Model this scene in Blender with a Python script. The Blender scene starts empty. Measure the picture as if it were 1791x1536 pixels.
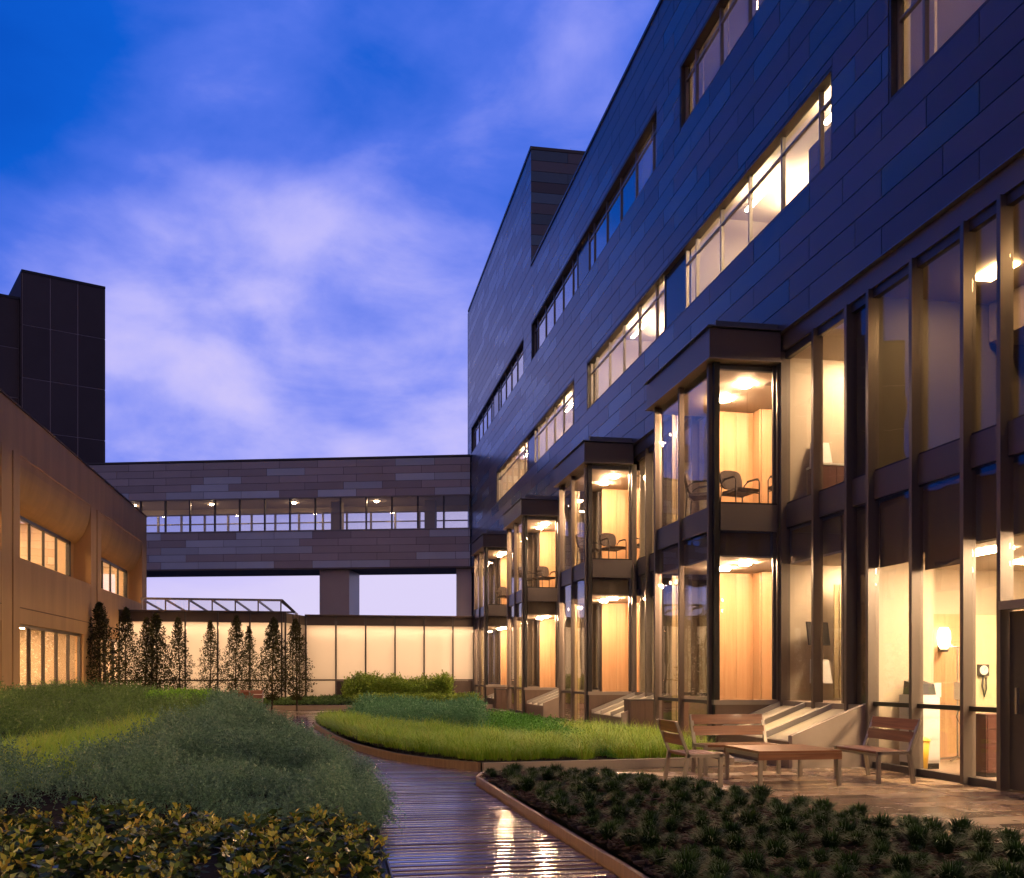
import bpy, math, random
import numpy as np
from mathutils import Vector
random.seed(7)
rng = np.random.default_rng(11)
S = bpy.context.scene
C = S.collection
R = math.radians

# ------------------------------------------------------------------ camera
cam_d = bpy.data.cameras.new('camera'); cam = bpy.data.objects.new('camera', cam_d); C.objects.link(cam)
cam_d.sensor_width = 36.0; cam_d.lens = 36.0*1752/1791; cam_d.shift_y = (1180-768)/1791.0
cam_d.clip_start = 0.05; cam_d.clip_end = 6000
cam.location = (0, 0, 1.35); cam.rotation_euler = (R(90), 0, -R(10.351))
S.camera = cam

# ------------------------------------------------------------------ world: dusk sky
W = bpy.data.worlds.new('World'); S.world = W; W.use_nodes = True
nt = W.node_tree; N = nt.nodes; L = nt.links; N.clear()
def nd(tree, t, **kw):
    n = tree.nodes.new(t)
    for k, v in kw.items(): setattr(n, k, v)
    return n
def math_n(tree, op, a, b=None, clamp=False):
    n = nd(tree, 'ShaderNodeMath', operation=op); n.use_clamp = clamp
    for i, v in enumerate((a, b)):
        if v is None: continue
        if isinstance(v, (int, float)): n.inputs[i].default_value = v
        else: tree.links.new(v, n.inputs[i])
    return n.outputs[0]
def ramp_n(tree, fac, stops, interp='LINEAR'):
    n = nd(tree, 'ShaderNodeValToRGB'); cr = n.color_ramp; cr.interpolation = interp
    while len(cr.elements) < len(stops): cr.elements.new(0.5)
    for e, (p, c) in zip(cr.elements, stops):
        e.position = p; e.color = (c[0], c[1], c[2], 1) if not isinstance(c, (int, float)) else (c, c, c, 1)
    tree.links.new(fac, n.inputs[0]); return n.outputs[0]
def mix_c(tree, fac, a, b, mode='MIX'):
    n = nd(tree, 'ShaderNodeMix', data_type='RGBA', blend_type=mode)
    for i, v in ((0, fac), (6, a), (7, b)):
        if isinstance(v, (int, float)): n.inputs[i].default_value = v
        elif isinstance(v, tuple): n.inputs[i].default_value = (*v, 1)
        else: tree.links.new(v, n.inputs[i])
    return n.outputs[2]
SUN_AZ = R(10.5)      # the glow left by the sun, ahead of the camera
tc = nd(nt, 'ShaderNodeTexCoord'); sx = nd(nt, 'ShaderNodeSeparateXYZ'); L.new(tc.outputs['Generated'], sx.inputs[0])
X_, Y_, Z_ = sx.outputs
hl = math_n(nt, 'SQRT', math_n(nt, 'ADD', math_n(nt, 'ADD', math_n(nt, 'MULTIPLY', X_, X_), math_n(nt, 'MULTIPLY', Y_, Y_)), 1e-4))
dt = math_n(nt, 'DIVIDE', math_n(nt, 'ADD', math_n(nt, 'MULTIPLY', X_, math.sin(SUN_AZ)), math_n(nt, 'MULTIPLY', Y_, math.cos(SUN_AZ))), hl)
off = math_n(nt, 'MULTIPLY', math_n(nt, 'SUBTRACT', 1.0, dt), 2.2)
zabs = math_n(nt, 'ABSOLUTE', Z_)
# clouds: fractal noise on the direction, stretched along the horizon and slightly tilted, shifts the twilight colours
def cloud_noise(scale, loc, rot, sc, det, rough, dist):
    mp = nd(nt, 'ShaderNodeMapping'); mp.inputs['Scale'].default_value = sc; mp.inputs['Location'].default_value = loc; mp.inputs['Rotation'].default_value = rot
    L.new(tc.outputs['Generated'], mp.inputs[0]); n = nd(nt, 'ShaderNodeTexNoise'); n.inputs['Scale'].default_value = scale; n.inputs['Detail'].default_value = det
    n.inputs['Roughness'].default_value = rough; n.inputs['Distortion'].default_value = dist; L.new(mp.outputs[0], n.inputs['Vector']); return n.outputs['Fac']
nA = cloud_noise(2.6, (9.3, 3.4, 5.2), (0, R(-22), 0), (1.0, 1.0, 1.8), 8, .48, .35)
nB = cloud_noise(6.0, (1.7, .3, 2.2), (0, R(-14), 0), (1.0, 1.0, 2.0), 9, .60, .4)
sA = ramp_n(nt, nA, [(.38, 0.0), (.47, .35), (.52, .62), (.56, .84), (.68, 1.0)])
q0 = math_n(nt, 'ADD', zabs, off)
amp = ramp_n(nt, q0, [(0.0, .34), (.35, .34), (.55, .20), (.8, .11)])
q1 = math_n(nt, 'SUBTRACT', q0, math_n(nt, 'MULTIPLY', math_n(nt, 'SUBTRACT', sA, .47), amp))
q = math_n(nt, 'SUBTRACT', q1, math_n(nt, 'MULTIPLY', math_n(nt, 'SUBTRACT', nB, .5), math_n(nt, 'MULTIPLY', amp, .95)))
K = 1/4.6
sky2 = ramp_n(nt, math_n(nt, 'MULTIPLY', q, K), [(p*K, c) for p, c in [(0.0, (.70, .63, .90)), (.14, (.68, .61, .91)), (.26, (.60, .545, .92)), (.36, (.46, .45, .93)), (.46, (.24, .29, .88)), (.56, (.08, .17, .77)), (.68, (.004, .105, .62)), (.82, (.002, .075, .50)), (1.3, (.002, .05, .36)), (2.4, (.015, .06, .32)), (3.5, (.10, .10, .26)), (4.4, (.17, .14, .26))]])
nish = nd(nt, 'ShaderNodeTexSky', sky_type='NISHITA'); nish.sun_disc = False
nish.sun_elevation = R(-4.0); nish.sun_rotation = SUN_AZ; nish.air_density = 1.0; nish.ozone_density = 6.0
bg1 = nd(nt, 'ShaderNodeBackground'); L.new(sky2, bg1.inputs[0]); bg1.inputs[1].default_value = 0.82
bg2 = nd(nt, 'ShaderNodeBackground'); L.new(nish.outputs[0], bg2.inputs[0]); bg2.inputs[1].default_value = 0.05
ad = nd(nt, 'ShaderNodeAddShader'); L.new(bg1.outputs[0], ad.inputs[0]); L.new(bg2.outputs[0], ad.inputs[1])
wo = nd(nt, 'ShaderNodeOutputWorld'); L.new(ad.outputs[0], wo.inputs[0])

# the last light of the set sun: very weak and soft
sd = bpy.data.lights.new('sun', 'SUN'); sd.energy = 0.03; sd.angle = R(20); sd.color = (1, .85, .9)
so = bpy.data.objects.new('sun', sd); C.objects.link(so)
so.rotation_euler = (R(88), 0, -SUN_AZ + math.pi); so.location = (0, 0, 40)

S.view_settings.view_transform = 'Standard'; S.view_settings.look = 'None'; S.view_settings.gamma = 1; S.view_settings.exposure = 0.35
S.render.engine = 'CYCLES'
cy = S.cycles
cy.use_denoising = True; cy.max_bounces = 7; cy.diffuse_bounces = 4; cy.glossy_bounces = 4; cy.transmission_bounces = 4; cy.transparent_max_bounces = 32
cy.caustics_reflective = False; cy.caustics_refractive = False; cy.sample_clamp_indirect = 4.0; cy.use_light_tree = True
try: cy.denoiser = 'OPENIMAGEDENOISE'; cy.denoising_input_passes = 'RGB_ALBEDO_NORMAL'
except Exception: pass

# ------------------------------------------------------------------ materials
M = {}
def mat(name):
    m = bpy.data.materials.new(name); m.use_nodes = True; t = m.node_tree; t.nodes.clear()
    o = nd(t, 'ShaderNodeOutputMaterial'); M[name] = m; return m, t, o
def pos(t):
    return nd(t, 'ShaderNodeNewGeometry').outputs['Position']
def noise(t, vec, scale, detail=4, rough=.55, dist=0, stretch=None):
    if stretch:
        mpn = nd(t, 'ShaderNodeMapping'); mpn.inputs['Scale'].default_value = stretch; t.links.new(vec, mpn.inputs[0]); vec = mpn.outputs[0]
    n = nd(t, 'ShaderNodeTexNoise'); n.inputs['Scale'].default_value = scale; n.inputs['Detail'].default_value = detail
    n.inputs['Roughness'].default_value = rough; n.inputs['Distortion'].default_value = dist; t.links.new(vec, n.inputs['Vector']); return n.outputs['Fac']
def sock(t, p, name, v):
    s = p.inputs[name]
    if isinstance(v, (int, float)): s.default_value = v
    elif isinstance(v, tuple): s.default_value = (*v, 1)
    else: t.links.new(v, s)
def rand_val(t, lo, hi):
    r = math_n(t, 'FRACT', math_n(t, 'ADD', nd(t, 'ShaderNodeObjectInfo').outputs['Random'], nd(t, 'ShaderNodeNewGeometry').outputs['Random Per Island']))
    return math_n(t, 'ADD', math_n(t, 'MULTIPLY', r, hi-lo), lo), r
def surf(name, col, rough=.5, metal=0.0, var=.12, nscale=3.0, bump=0.0, bscale=40, stretch=None, obj_var=0.0, coat=0.0, spec=.5, rvar=0.0):
    m, t, o = mat(name); p = nd(t, 'ShaderNodeBsdfPrincipled'); P = pos(t)
    nz = noise(t, P, nscale, 5, .6, 0, stretch)
    c = mix_c(t, nz, tuple(max(0, x*(1-var)) for x in col), tuple(min(1, x*(1+var)) for x in col))
    if obj_var:
        v, _ = rand_val(t, 1-obj_var, 1+obj_var)
        cb = nd(t, 'ShaderNodeCombineColor'); [t.links.new(v, cb.inputs[i]) for i in range(3)]
        c = mix_c(t, 1.0, c, cb.outputs[0], 'MULTIPLY')
    t.links.new(c, p.inputs['Base Color'])
    if rvar:
        rr = math_n(t, 'ADD', math_n(t, 'MULTIPLY', noise(t, P, nscale*1.7, 3), rvar*2), rough-rvar, True); t.links.new(rr, p.inputs['Roughness'])
    else: p.inputs['Roughness'].default_value = rough
    p.inputs['Metallic'].default_value = metal; p.inputs['Coat Weight'].default_value = coat; p.inputs['Coat Roughness'].default_value = .08
    p.inputs['Specular IOR Level'].default_value = spec
    if bump:
        b = nd(t, 'ShaderNodeBump'); b.inputs['Strength'].default_value = bump; b.inputs['Distance'].default_value = .02
        t.links.new(noise(t, P, bscale, 3, .6, 0, stretch), b.inputs['Height']); t.links.new(b.outputs[0], p.inputs['Normal'])
    t.links.new(p.outputs[0], o.inputs[0]); return m
surf('panel_brown', (.118, .112, .138), .30, .2, .10, .5, obj_var=.26)
surf('panel_blue', (.100, .165, .235), .27, .2, .10, .5, obj_var=.26)
surf('bridge_brown', (.48, .41, .40), .42, .1, .12, .8, obj_var=.16)  # much paler than the facade cladding: warm courtyard light put into the colour
surf('bridge_blue', (.62, .66, .72), .40, .1, .10, .8, obj_var=.14)  # lightened like bridge_brown, with the courtyard light in its base colour
surf('backing', (.02, .018, .018), .8)
surf('alu', (.30, .265, .24), .38, .55, .06, 2.0)
surf('fin', (.155, .130, .112), .38, .45, .06, 2.0)
surf('alu_dark', (.085, .078, .076), .4, .45, .06, 2.0)
surf('black', (.012, .012, .013), .35)
surf('spandrel', (.15, .128, .122), .36, .3, .08, 1.0)
surf('soffit', (.20, .16, .13), .6)
surf('flashing', (.20, .21, .24), .35, .5, .1, 3)
surf('cream', (.43, .355, .265), .6, 0, .05, 1.5)
surf('cream_dim', (.42, .35, .235), .6, 0, .05, 1.5)
surf('ceiling', (.48, .41, .325), .7, 0, .03, 2)
surf('floorin', (.34, .26, .19), .4, 0, .15, 2)
surf('olive', (.12, .10, .065), .6, 0, .1, 2)
surf('shade_dark', (.17, .135, .095), .7)
surf('plaster_white', (.78, .77, .74), .5)
surf('green_wall', (.55, .52, .33), .6)
surf('plastic_white', (.75, .74, .70), .3)
surf('plastic_black', (.02, .02, .022), .4)
surf('steel', (.45, .44, .42), .28, .9, .05)
surf('yellow_plastic', (.75, .48, .05), .35)
surf('maroon', (.085, .034, .028), .4)
surf('fabric', (.03, .022, .02), .85, 0, .3, 60)
surf('fabric_tan', (.42, .34, .22), .85, 0, .2, 60)
surf('precast', (.58, .36, .155), .75, 0, .26, .9, .10, 9, stretch=(1.6, 1.6, .28), rvar=.05)
surf('precast_joint', (.16, .11, .075), .9)
surf('tower_stone', (.11, .082, .075), .8, 0, .22, .5, .04, 6, obj_var=.16)
surf('tower_joint', (.55, .45, .42), .6)
surf('concrete', (.33, .27, .215), .6, 0, .2, 2.2, .08, 30, rvar=.15)
surf('box_panel', (.15, .10, .075), .45, 0, .2, 3, .05, 20, stretch=(6, 6, .5))
surf('skylight_white', (.36, .34, .31), .4, .1, .05)
surf('soil', (.010, .0075, .006), .9, 0, .7, 9, .6, 30, spec=.15)
surf('mulch', (.006, .0045, .0035), .95, 0, .8, 18, .9, 45, spec=.05)
surf('bark_chip', (.030, .018, .012), .8, 0, .6, 30, obj_var=.6, spec=.2)
surf('gravel', (.06, .05, .045), .6, 0, .7, 25, .8, 60)
surf('bark', (.045, .033, .025), .8, 0, .4, 12, .5, 30)
surf('ground', (.05, .048, .045), .7, 0, .3, .6)
surf('bench_metal', (.36, .32, .27), .35, .7, .05)
surf('spandrel_glass', (.05, .06, .085), .14)
surf('fascia', (.105, .080, .068), .45, .35, .1, 1.5)

def wood(name, c1, c2, rough, axis, gs=1.0, coat=0.0, wet=0.0, objv=.2, bump=.05):
    m, t, o = mat(name); p = nd(t, 'ShaderNodeBsdfPrincipled'); P = pos(t)
    st = {'x': (.6, 14, 14), 'y': (14, .6, 14), 'z': (14, 14, .6)}[axis]
    v, r = rand_val(t, 1-objv, 1+objv)
    ov = nd(t, 'ShaderNodeVectorMath', operation='ADD'); t.links.new(P, ov.inputs[0])
    cbv = nd(t, 'ShaderNodeCombineXYZ'); [t.links.new(math_n(t, 'MULTIPLY', r, 37.0), cbv.inputs[i]) for i in range(3)]; t.links.new(cbv.outputs[0], ov.inputs[1])
    g = noise(t, ov.outputs[0], 1.6*gs, 5, .6, .5, st)
    c = mix_c(t, ramp_n(t, g, [(.32, 0.0), (.68, 1.0)]), c1, c2)
    cb = nd(t, 'ShaderNodeCombineColor'); [t.links.new(v, cb.inputs[i]) for i in range(3)]
    c = mix_c(t, 1.0, c, cb.outputs[0], 'MULTIPLY'); t.links.new(c, p.inputs['Base Color'])
    if wet:
        rr = ramp_n(t, noise(t, P, 1.4, 4, .6), [(.35, rough*.55), (.7, rough*1.7)])
        t.links.new(math_n(t, 'MULTIPLY', rr, math_n(t, 'ADD', math_n(t, 'MULTIPLY', r, .7), .65)), p.inputs['Roughness'])
    else: p.inputs['Roughness'].default_value = rough
    p.inputs['Coat Weight'].default_value = coat; p.inputs['Coat Roughness'].default_value = .06
    if wet: t.links.new(ramp_n(t, math_n(t, 'FRACT', math_n(t, 'MULTIPLY', r, 5.77)), [(.15, .25), (.5, .8), (.8, 1.0)]), p.inputs['Coat Weight'])
    b = nd(t, 'ShaderNodeBump'); b.inputs['Strength'].default_value = bump; b.inputs['Distance'].default_value = .01
    t.links.new(g, b.inputs['Height']); t.links.new(b.outputs[0], p.inputs['Normal'])
    if wet: t.links.new(b.outputs[0], p.inputs['Coat Normal'])
    t.links.new(p.outputs[0], o.inputs[0]); return m
wood('maple', (.38, .225, .115), (.45, .285, .155), .4, 'z', .8, objv=.06)
wood('bench_wood_x', (.16, .062, .030), (.29, .125, .058), .34, 'x', 1.3, coat=.25, objv=.22)
wood('bench_wood_y', (.16, .062, .030), (.29, .125, .058), .34, 'y', 1.3, coat=.25, objv=.22)
wood('deck', (.075, .042, .034), (.15, .085, .065), .16, 'x', 1.2, coat=1.0, wet=1, objv=.35, bump=.10)
wood('curb_wood', (.17, .105, .06), (.27, .17, .10), .42, 'z', 1.0, coat=.15, objv=.15)

# wet stone slabs: each slab has its own tone, puddles make parts of them mirror-like
def stone(name, bricks=False):
    m, t, o = mat(name); p = nd(t, 'ShaderNodeBsdfPrincipled'); P = pos(t)
    if bricks:
        bt = nd(t, 'ShaderNodeTexBrick'); bt.inputs['Scale'].default_value = 1.0; bt.inputs['Brick Width'].default_value = .9; bt.inputs['Row Height'].default_value = .4
        bt.inputs['Mortar Size'].default_value = .012; bt.inputs['Color1'].default_value = (.30, .22, .155, 1); bt.inputs['Color2'].default_value = (.20, .14, .10, 1); bt.inputs['Mortar'].default_value = (.06, .045, .035, 1)
        t.links.new(P, bt.inputs['Vector']); c = bt.outputs['Color']
        r = None
    else:
        v, r = rand_val(t, 0, 1)
        c = ramp_n(t, r, [(0, (.13, .085, .055)), (.22, (.33, .22, .135)), (.42, (.50, .36, .23)), (.62, (.22, .14, .09)), (.82, (.42, .285, .18)), (1, (.55, .42, .28))], 'CONSTANT')
    c = mix_c(t, noise(t, P, 5, 6, .65), mix_c(t, .45, c, (.05, .035, .025)), c)
    t.links.new(c, p.inputs['Base Color'])
    wet = noise(t, P, .85, 5, .6, .6)
    rr = ramp_n(t, wet, [(.38, .06), (.52, .2), (.66, .42)])
    if r is not None: rr = math_n(t, 'ADD', math_n(t, 'MULTIPLY', rr, .8), math_n(t, 'MULTIPLY', math_n(t, 'FRACT', math_n(t, 'MULTIPLY', r, 7.31)), .18))
    t.links.new(rr, p.inputs['Roughness']); p.inputs['Specular IOR Level'].default_value = .6
    b = nd(t, 'ShaderNodeBump'); b.inputs['Strength'].default_value = .4; b.inputs['Distance'].default_value = .006
    t.links.new(noise(t, P, 55, 3, .6), b.inputs['Height']); t.links.new(b.outputs[0], p.inputs['Normal'])
    t.links.new(p.outputs[0], o.inputs[0])
stone('slab'); stone('slab_far', True)

def glass(name, tint, ior=1.5, extra=0.0, rough=0.0):
    m, t, o = mat(name); tr = nd(t, 'ShaderNodeBsdfTransparent'); tr.inputs[0].default_value = (*tint, 1)
    gl = nd(t, 'ShaderNodeBsdfGlossy'); gl.inputs[0].default_value = (1, 1, 1, 1); gl.inputs['Roughness'].default_value = rough
    ge = nd(t, 'ShaderNodeNewGeometry'); dp = nd(t, 'ShaderNodeVectorMath', operation='DOT_PRODUCT'); t.links.new(ge.outputs['Normal'], dp.inputs[0]); t.links.new(ge.outputs['Incoming'], dp.inputs[1])
    r0 = ((ior-1)/(ior+1))**2        # Schlick's curve, the same from both sides of the thin pane
    fz = math_n(t, 'ADD', math_n(t, 'MULTIPLY', math_n(t, 'POWER', math_n(t, 'SUBTRACT', 1.0, math_n(t, 'ABSOLUTE', dp.outputs['Value']), True), 5.0), (1-r0)*.62), r0)
    # bow of each pane: a very slow bump so that reflections waver
    b = nd(t, 'ShaderNodeBump'); b.inputs['Strength'].default_value = .05; b.inputs['Distance'].default_value = .05
    t.links.new(noise(t, pos(t), .9, 2), b.inputs['Height']); t.links.new(b.outputs[0], gl.inputs['Normal'])
    f = math_n(t, 'ADD', fz, extra, True)
    mx = nd(t, 'ShaderNodeMixShader'); t.links.new(f, mx.inputs[0]); t.links.new(tr.outputs[0], mx.inputs[1]); t.links.new(gl.outputs[0], mx.inputs[2])
    t.links.new(mx.outputs[0], o.inputs[0]); return m
glass('glass', (.96, .96, .95), 1.5, .015)
glass('glass_dark', (.30, .33, .38), 1.45, .0)
glass('glass_sky', (.80, .82, .86), 1.6, .20)
glass('glass_up', (.95, .95, .95), 1.5, .02)

def translucent(name, col, w=.75):
    m, t, o = mat(name); a = nd(t, 'ShaderNodeBsdfTranslucent'); a.inputs[0].default_value = (*col, 1)
    d = nd(t, 'ShaderNodeBsdfPrincipled'); d.inputs['Base Color'].default_value = (*col, 1); d.inputs['Roughness'].default_value = .25
    mx = nd(t, 'ShaderNodeMixShader'); mx.inputs[0].default_value = w; t.links.new(d.outputs[0], mx.inputs[1]); t.links.new(a.outputs[0], mx.inputs[2])
    t.links.new(mx.outputs[0], o.inputs[0]); return m
translucent('milk_glass', (.82, .80, .76), .72)
translucent('shade', (.66, .60, .52), .5)
translucent('curtain', (.50, .42, .24), .35)

def emit(name, col, s):
    m, t, o = mat(name); e = nd(t, 'ShaderNodeEmission'); e.inputs[0].default_value = (*col, 1); e.inputs[1].default_value = s
    t.links.new(e.outputs[0], o.inputs[0]); return m
WARM = (1, .60, .34); SOFT = (1, .68, .40); OFFICE = (1, .74, .47)
emit('lamp_bay', WARM, 800); emit('lamp_dim', (1, .60, .26), 55); emit('lamp_room', SOFT, 140); emit('lamp_room_low', SOFT, 95.0); emit('lamp_office', OFFICE, 80); emit('lamp_shade', SOFT, 22); emit('lamp_left', (1, .58, .27), 165); emit('lamp_bridge', SOFT, 160); emit('sconce', (1, .72, .42), 14); emit('cove', (1, .60, .29), 12); emit('led', (1, .62, .25), 3)

def leaf(name, cols, rough=.45, trans=.3, spec=.4):
    m, t, o = mat(name); p = nd(t, 'ShaderNodeBsdfPrincipled')
    r = nd(t, 'ShaderNodeNewGeometry').outputs['Random Per Island']
    patch = noise(t, pos(t), 1.3, 3)
    f = math_n(t, 'ADD', math_n(t, 'MULTIPLY', r, .7), math_n(t, 'MULTIPLY', math_n(t, 'SUBTRACT', patch, .35), .8), True)
    n = len(cols); c = ramp_n(t, f, [(i/(n-1), x) for i, x in enumerate(cols)])
    t.links.new(c, p.inputs['Base Color']); p.inputs['Roughness'].default_value = rough; p.inputs['Specular IOR Level'].default_value = spec
    tl = nd(t, 'ShaderNodeBsdfTranslucent'); t.links.new(c, tl.inputs[0])
    mx = nd(t, 'ShaderNodeMixShader'); mx.inputs[0].default_value = trans; t.links.new(p.outputs[0], mx.inputs[1]); t.links.new(tl.outputs[0], mx.inputs[2])
    t.links.new(mx.outputs[0], o.inputs[0])
leaf('leaf_grey', [(0.052, 0.124, 0.078), (0.104, 0.215, 0.137), (0.163, 0.293, 0.189), (0.247, 0.377, 0.247)])
leaf('leaf_spiky', [(0.044, 0.106, 0.031), (0.106, 0.206, 0.056), (0.188, 0.300, 0.075)])
leaf('leaf_bright', [(.10, .26, .02), (.18, .42, .035), (.25, .52, .05)])
leaf('leaf_blue', [(0.057, 0.172, 0.092), (0.115, 0.299, 0.138), (0.184, 0.391, 0.184)])
leaf('leaf_creep', [(.06, .20, .03), (.12, .36, .05), (.18, .46, .06)])
leaf('leaf_hedge', [(0.133, 0.226, 0.031), (0.265, 0.398, 0.053), (0.398, 0.530, 0.079)])
leaf('leaf_tree', [(0.025, 0.032, 0.010), (0.050, 0.055, 0.016), (0.085, 0.075, 0.022)], .5, .35)
leaf('leaf_tip', [(0.063, 0.117, 0.018), (0.180, 0.234, 0.032), (0.414, 0.378, 0.054), (0.360, 0.270, 0.045), (0.234, 0.081, 0.027)], .35, .2)
leaf('leaf_low', [(.012, .028, .009), (.028, .058, .016), (.05, .09, .022)], .3, .15)
leaf('blade_yellow', [(0.176, 0.324, 0.024), (0.270, 0.499, 0.038), (0.432, 0.581, 0.061), (0.486, 0.311, 0.095)])
leaf('blade_dark', [(.008, .024, .007), (.018, .048, .013), (.045, .085, .022)], .6, .12, .12)

# ------------------------------------------------------------------ builders
def tag(o, label=None, cat=None, group=None, kind=None):
    if label: o['label'] = label
    if cat: o['category'] = cat
    if group: o['group'] = group
    if kind: o['kind'] = kind
    return o
def empty(name, parent=None, loc=(0, 0, 0)):
    o = bpy.data.objects.new(name, None); C.objects.link(o); o.location = loc; o.parent = parent; o.empty_display_size = .2; return o
def rebase(o, b):
    b = Vector(b); o.location = b
    for c in o.children: c.location = Vector(c.location) - b
def raw(name, v, f, m, smooth=False):
    me = bpy.data.meshes.new(name); me.from_pydata(v, [], f); me.update()
    if isinstance(m, str): m = [m]
    for x in m: me.materials.append(M[x])
    if smooth: me.polygons.foreach_set('use_smooth', [True]*len(me.polygons))
    return me
def mobj(name, v, f, m, parent=None, smooth=False):
    o = bpy.data.objects.new(name, raw(name, v, f, m, smooth)); C.objects.link(o); o.parent = parent; return o
CUBE_V = [(x, y, z) for x in (-.5, .5) for y in (-.5, .5) for z in (-.5, .5)]
CUBE_F = [(0, 1, 3, 2), (4, 6, 7, 5), (0, 4, 5, 1), (2, 3, 7, 6), (0, 2, 6, 4), (1, 5, 7, 3)]
_cubes = {}
def cube(m):
    if m not in _cubes: _cubes[m] = raw('block_'+m, CUBE_V, CUBE_F, m)
    return _cubes[m]
def box(name, m, x0, x1, y0, y1, z0, z1, parent=None):
    o = bpy.data.objects.new(name, cube(m)); C.objects.link(o); o.parent = parent
    o.location = ((x0+x1)/2, (y0+y1)/2, (z0+z1)/2); o.scale = (abs(x1-x0), abs(y1-y0), abs(z1-z0)); return o
class MB:
    def __init__(s): s.v = []; s.f = []
    def add(s, v, f):
        n = len(s.v); s.v += [tuple(x) for x in v]; s.f += [tuple(i+n for i in q) for q in f]
    def box(s, x0, x1, y0, y1, z0, z1): s.add([(x, y, z) for x in (x0, x1) for y in (y0, y1) for z in (z0, z1)], CUBE_F)
    def bar(s, a, b, w, h=None, up=(0, 0, 1)):
        a = Vector(a); b = Vector(b); d = (b-a).normalized(); h = h or w
        u = Vector(up)
        if abs(d.dot(u)) > .98: u = Vector((0, 1, 0))
        sd_ = d.cross(u).normalized(); u2 = sd_.cross(d)
        s.add([p+sd_*i*w/2+u2*j*h/2 for p in (a, b) for i in (-1, 1) for j in (-1, 1)], CUBE_F)
    def tube(s, pts, r, n=8, r2=None):
        pts = [Vector(p) for p in pts]; k = len(pts); b = len(s.v)
        for i, p in enumerate(pts):
            d = (pts[min(i+1, k-1)]-pts[max(i-1, 0)]).normalized(); u = Vector((0, 0, 1)) if abs(d.z) < .9 else Vector((1, 0, 0))
            e1 = d.cross(u).normalized(); e2 = d.cross(e1); rr = r if r2 is None else r+(r2-r)*i/(k-1)
            for j in range(n):
                a = 2*math.pi*j/n; s.v.append(tuple(p+e1*math.cos(a)*rr+e2*math.sin(a)*rr))
        for i in range(k-1):
            for j in range(n): s.f.append((b+i*n+j, b+i*n+(j+1) % n, b+(i+1)*n+(j+1) % n, b+(i+1)*n+j))
        s.f.append(tuple(b+j for j in range(n))); s.f.append(tuple(b+(k-1)*n+j for j in reversed(range(n))))
    def lathe(s, prof, n=16, c=(0, 0, 0)):
        b = len(s.v)
        for r_, z_ in prof:
            for j in range(n): a = 2*math.pi*j/n; s.v.append((c[0]+r_*math.cos(a), c[1]+r_*math.sin(a), c[2]+z_))
        for i in range(len(prof)-1):
            for j in range(n): s.f.append((b+i*n+j, b+i*n+(j+1) % n, b+(i+1)*n+(j+1) % n, b+(i+1)*n+j))
        s.f.append(tuple(b+j for j in reversed(range(n)))); s.f.append(tuple(b+(len(prof)-1)*n+j for j in range(n)))
    def obj(s, name, m, parent=None, smooth=False): return mobj(name, s.v, s.f, m, parent, smooth)
def copy_tree(o, parent=None):
    c = o.copy(); C.objects.link(c); c.parent = parent
    for ch in o.children: copy_tree(ch, c)
    return c
def prism(name, m, poly, axis, a, b, parent=None):
    """poly of (u,v) swept from a to b along axis ('y': poly is x,z; 'x': y,z; 'z': x,y)"""
    def P(u, v, w): return {'y': (u, w, v), 'x': (w, u, v), 'z': (u, v, w)}[axis]
    n = len(poly); v = [P(u, w_, a) for u, w_ in poly]+[P(u, w_, b) for u, w_ in poly]
    f = [tuple(range(n)), tuple(reversed(range(n, 2*n)))]+[(i, i+n, (i+1) % n+n, (i+1) % n) for i in range(n)]
    return mobj(name, v, f, m, parent)
def npmesh(name, v, quads=None, tris=None, m=()):
    me = bpy.data.meshes.new(name); me.vertices.add(len(v)); me.vertices.foreach_set('co', np.asarray(v, dtype=np.float32).ravel())
    lp = []; st = []; tot = []; n0 = 0
    for arr, k in ((quads, 4), (tris, 3)):
        if arr is None or len(arr) == 0: continue
        lp.append(np.asarray(arr, dtype=np.int32).ravel()); c = len(arr); st.append(n0+np.arange(c, dtype=np.int32)*k); tot.append(np.full(c, k, dtype=np.int32)); n0 += c*k
    lp = np.concatenate(lp); st = np.concatenate(st); tot = np.concatenate(tot)
    me.loops.add(len(lp)); me.loops.foreach_set('vertex_index', lp); me.polygons.add(len(st)); me.polygons.foreach_set('loop_start', st); me.polygons.foreach_set('loop_total', tot)
    me.update(calc_edges=True)
    for x in ([m] if isinstance(m, str) else m): me.materials.append(M[x])
    return me
def link(name, me, parent=None):
    o = bpy.data.objects.new(name, me); C.objects.link(o); o.parent = parent; return o

# ================================================================== SETTING: ground
def sheet(name, poly, z, m): return tag(mobj(name, [(x, y, z) for x, y in poly], [tuple(range(len(poly)))], m), kind='structure')
sheet('ground', [(-3000, -800), (3000, -800), (3000, 5000), (-3000, 5000)], -.12, 'ground')
def interp(pts, y):
    ys = [p[1] for p in pts]; xs = [p[0] for p in pts]; return float(np.interp(y, ys, xs))
XL_PTS = [(.40, 3), (.42, 9), (.40, 12), (.10, 15), (-.45, 18.5), (-1.05, 23), (-1.75, 28), (-2.5, 33), (-2.9, 38)]   # left edge of the boardwalk
XR_PTS = [(1.95, 3), (1.92, 6.4), (1.85, 9), (1.78, 12.3), (2.25, 13.0), (2.13, 13.92), (1.11, 15.83), (.62, 17.8), (.28, 20), (-.02, 23), (-.30, 26.5), (-.45, 28), (-.3, 33)]
xl = lambda y: interp(XL_PTS, y)
xr = lambda y: interp(XR_PTS, y)

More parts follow.
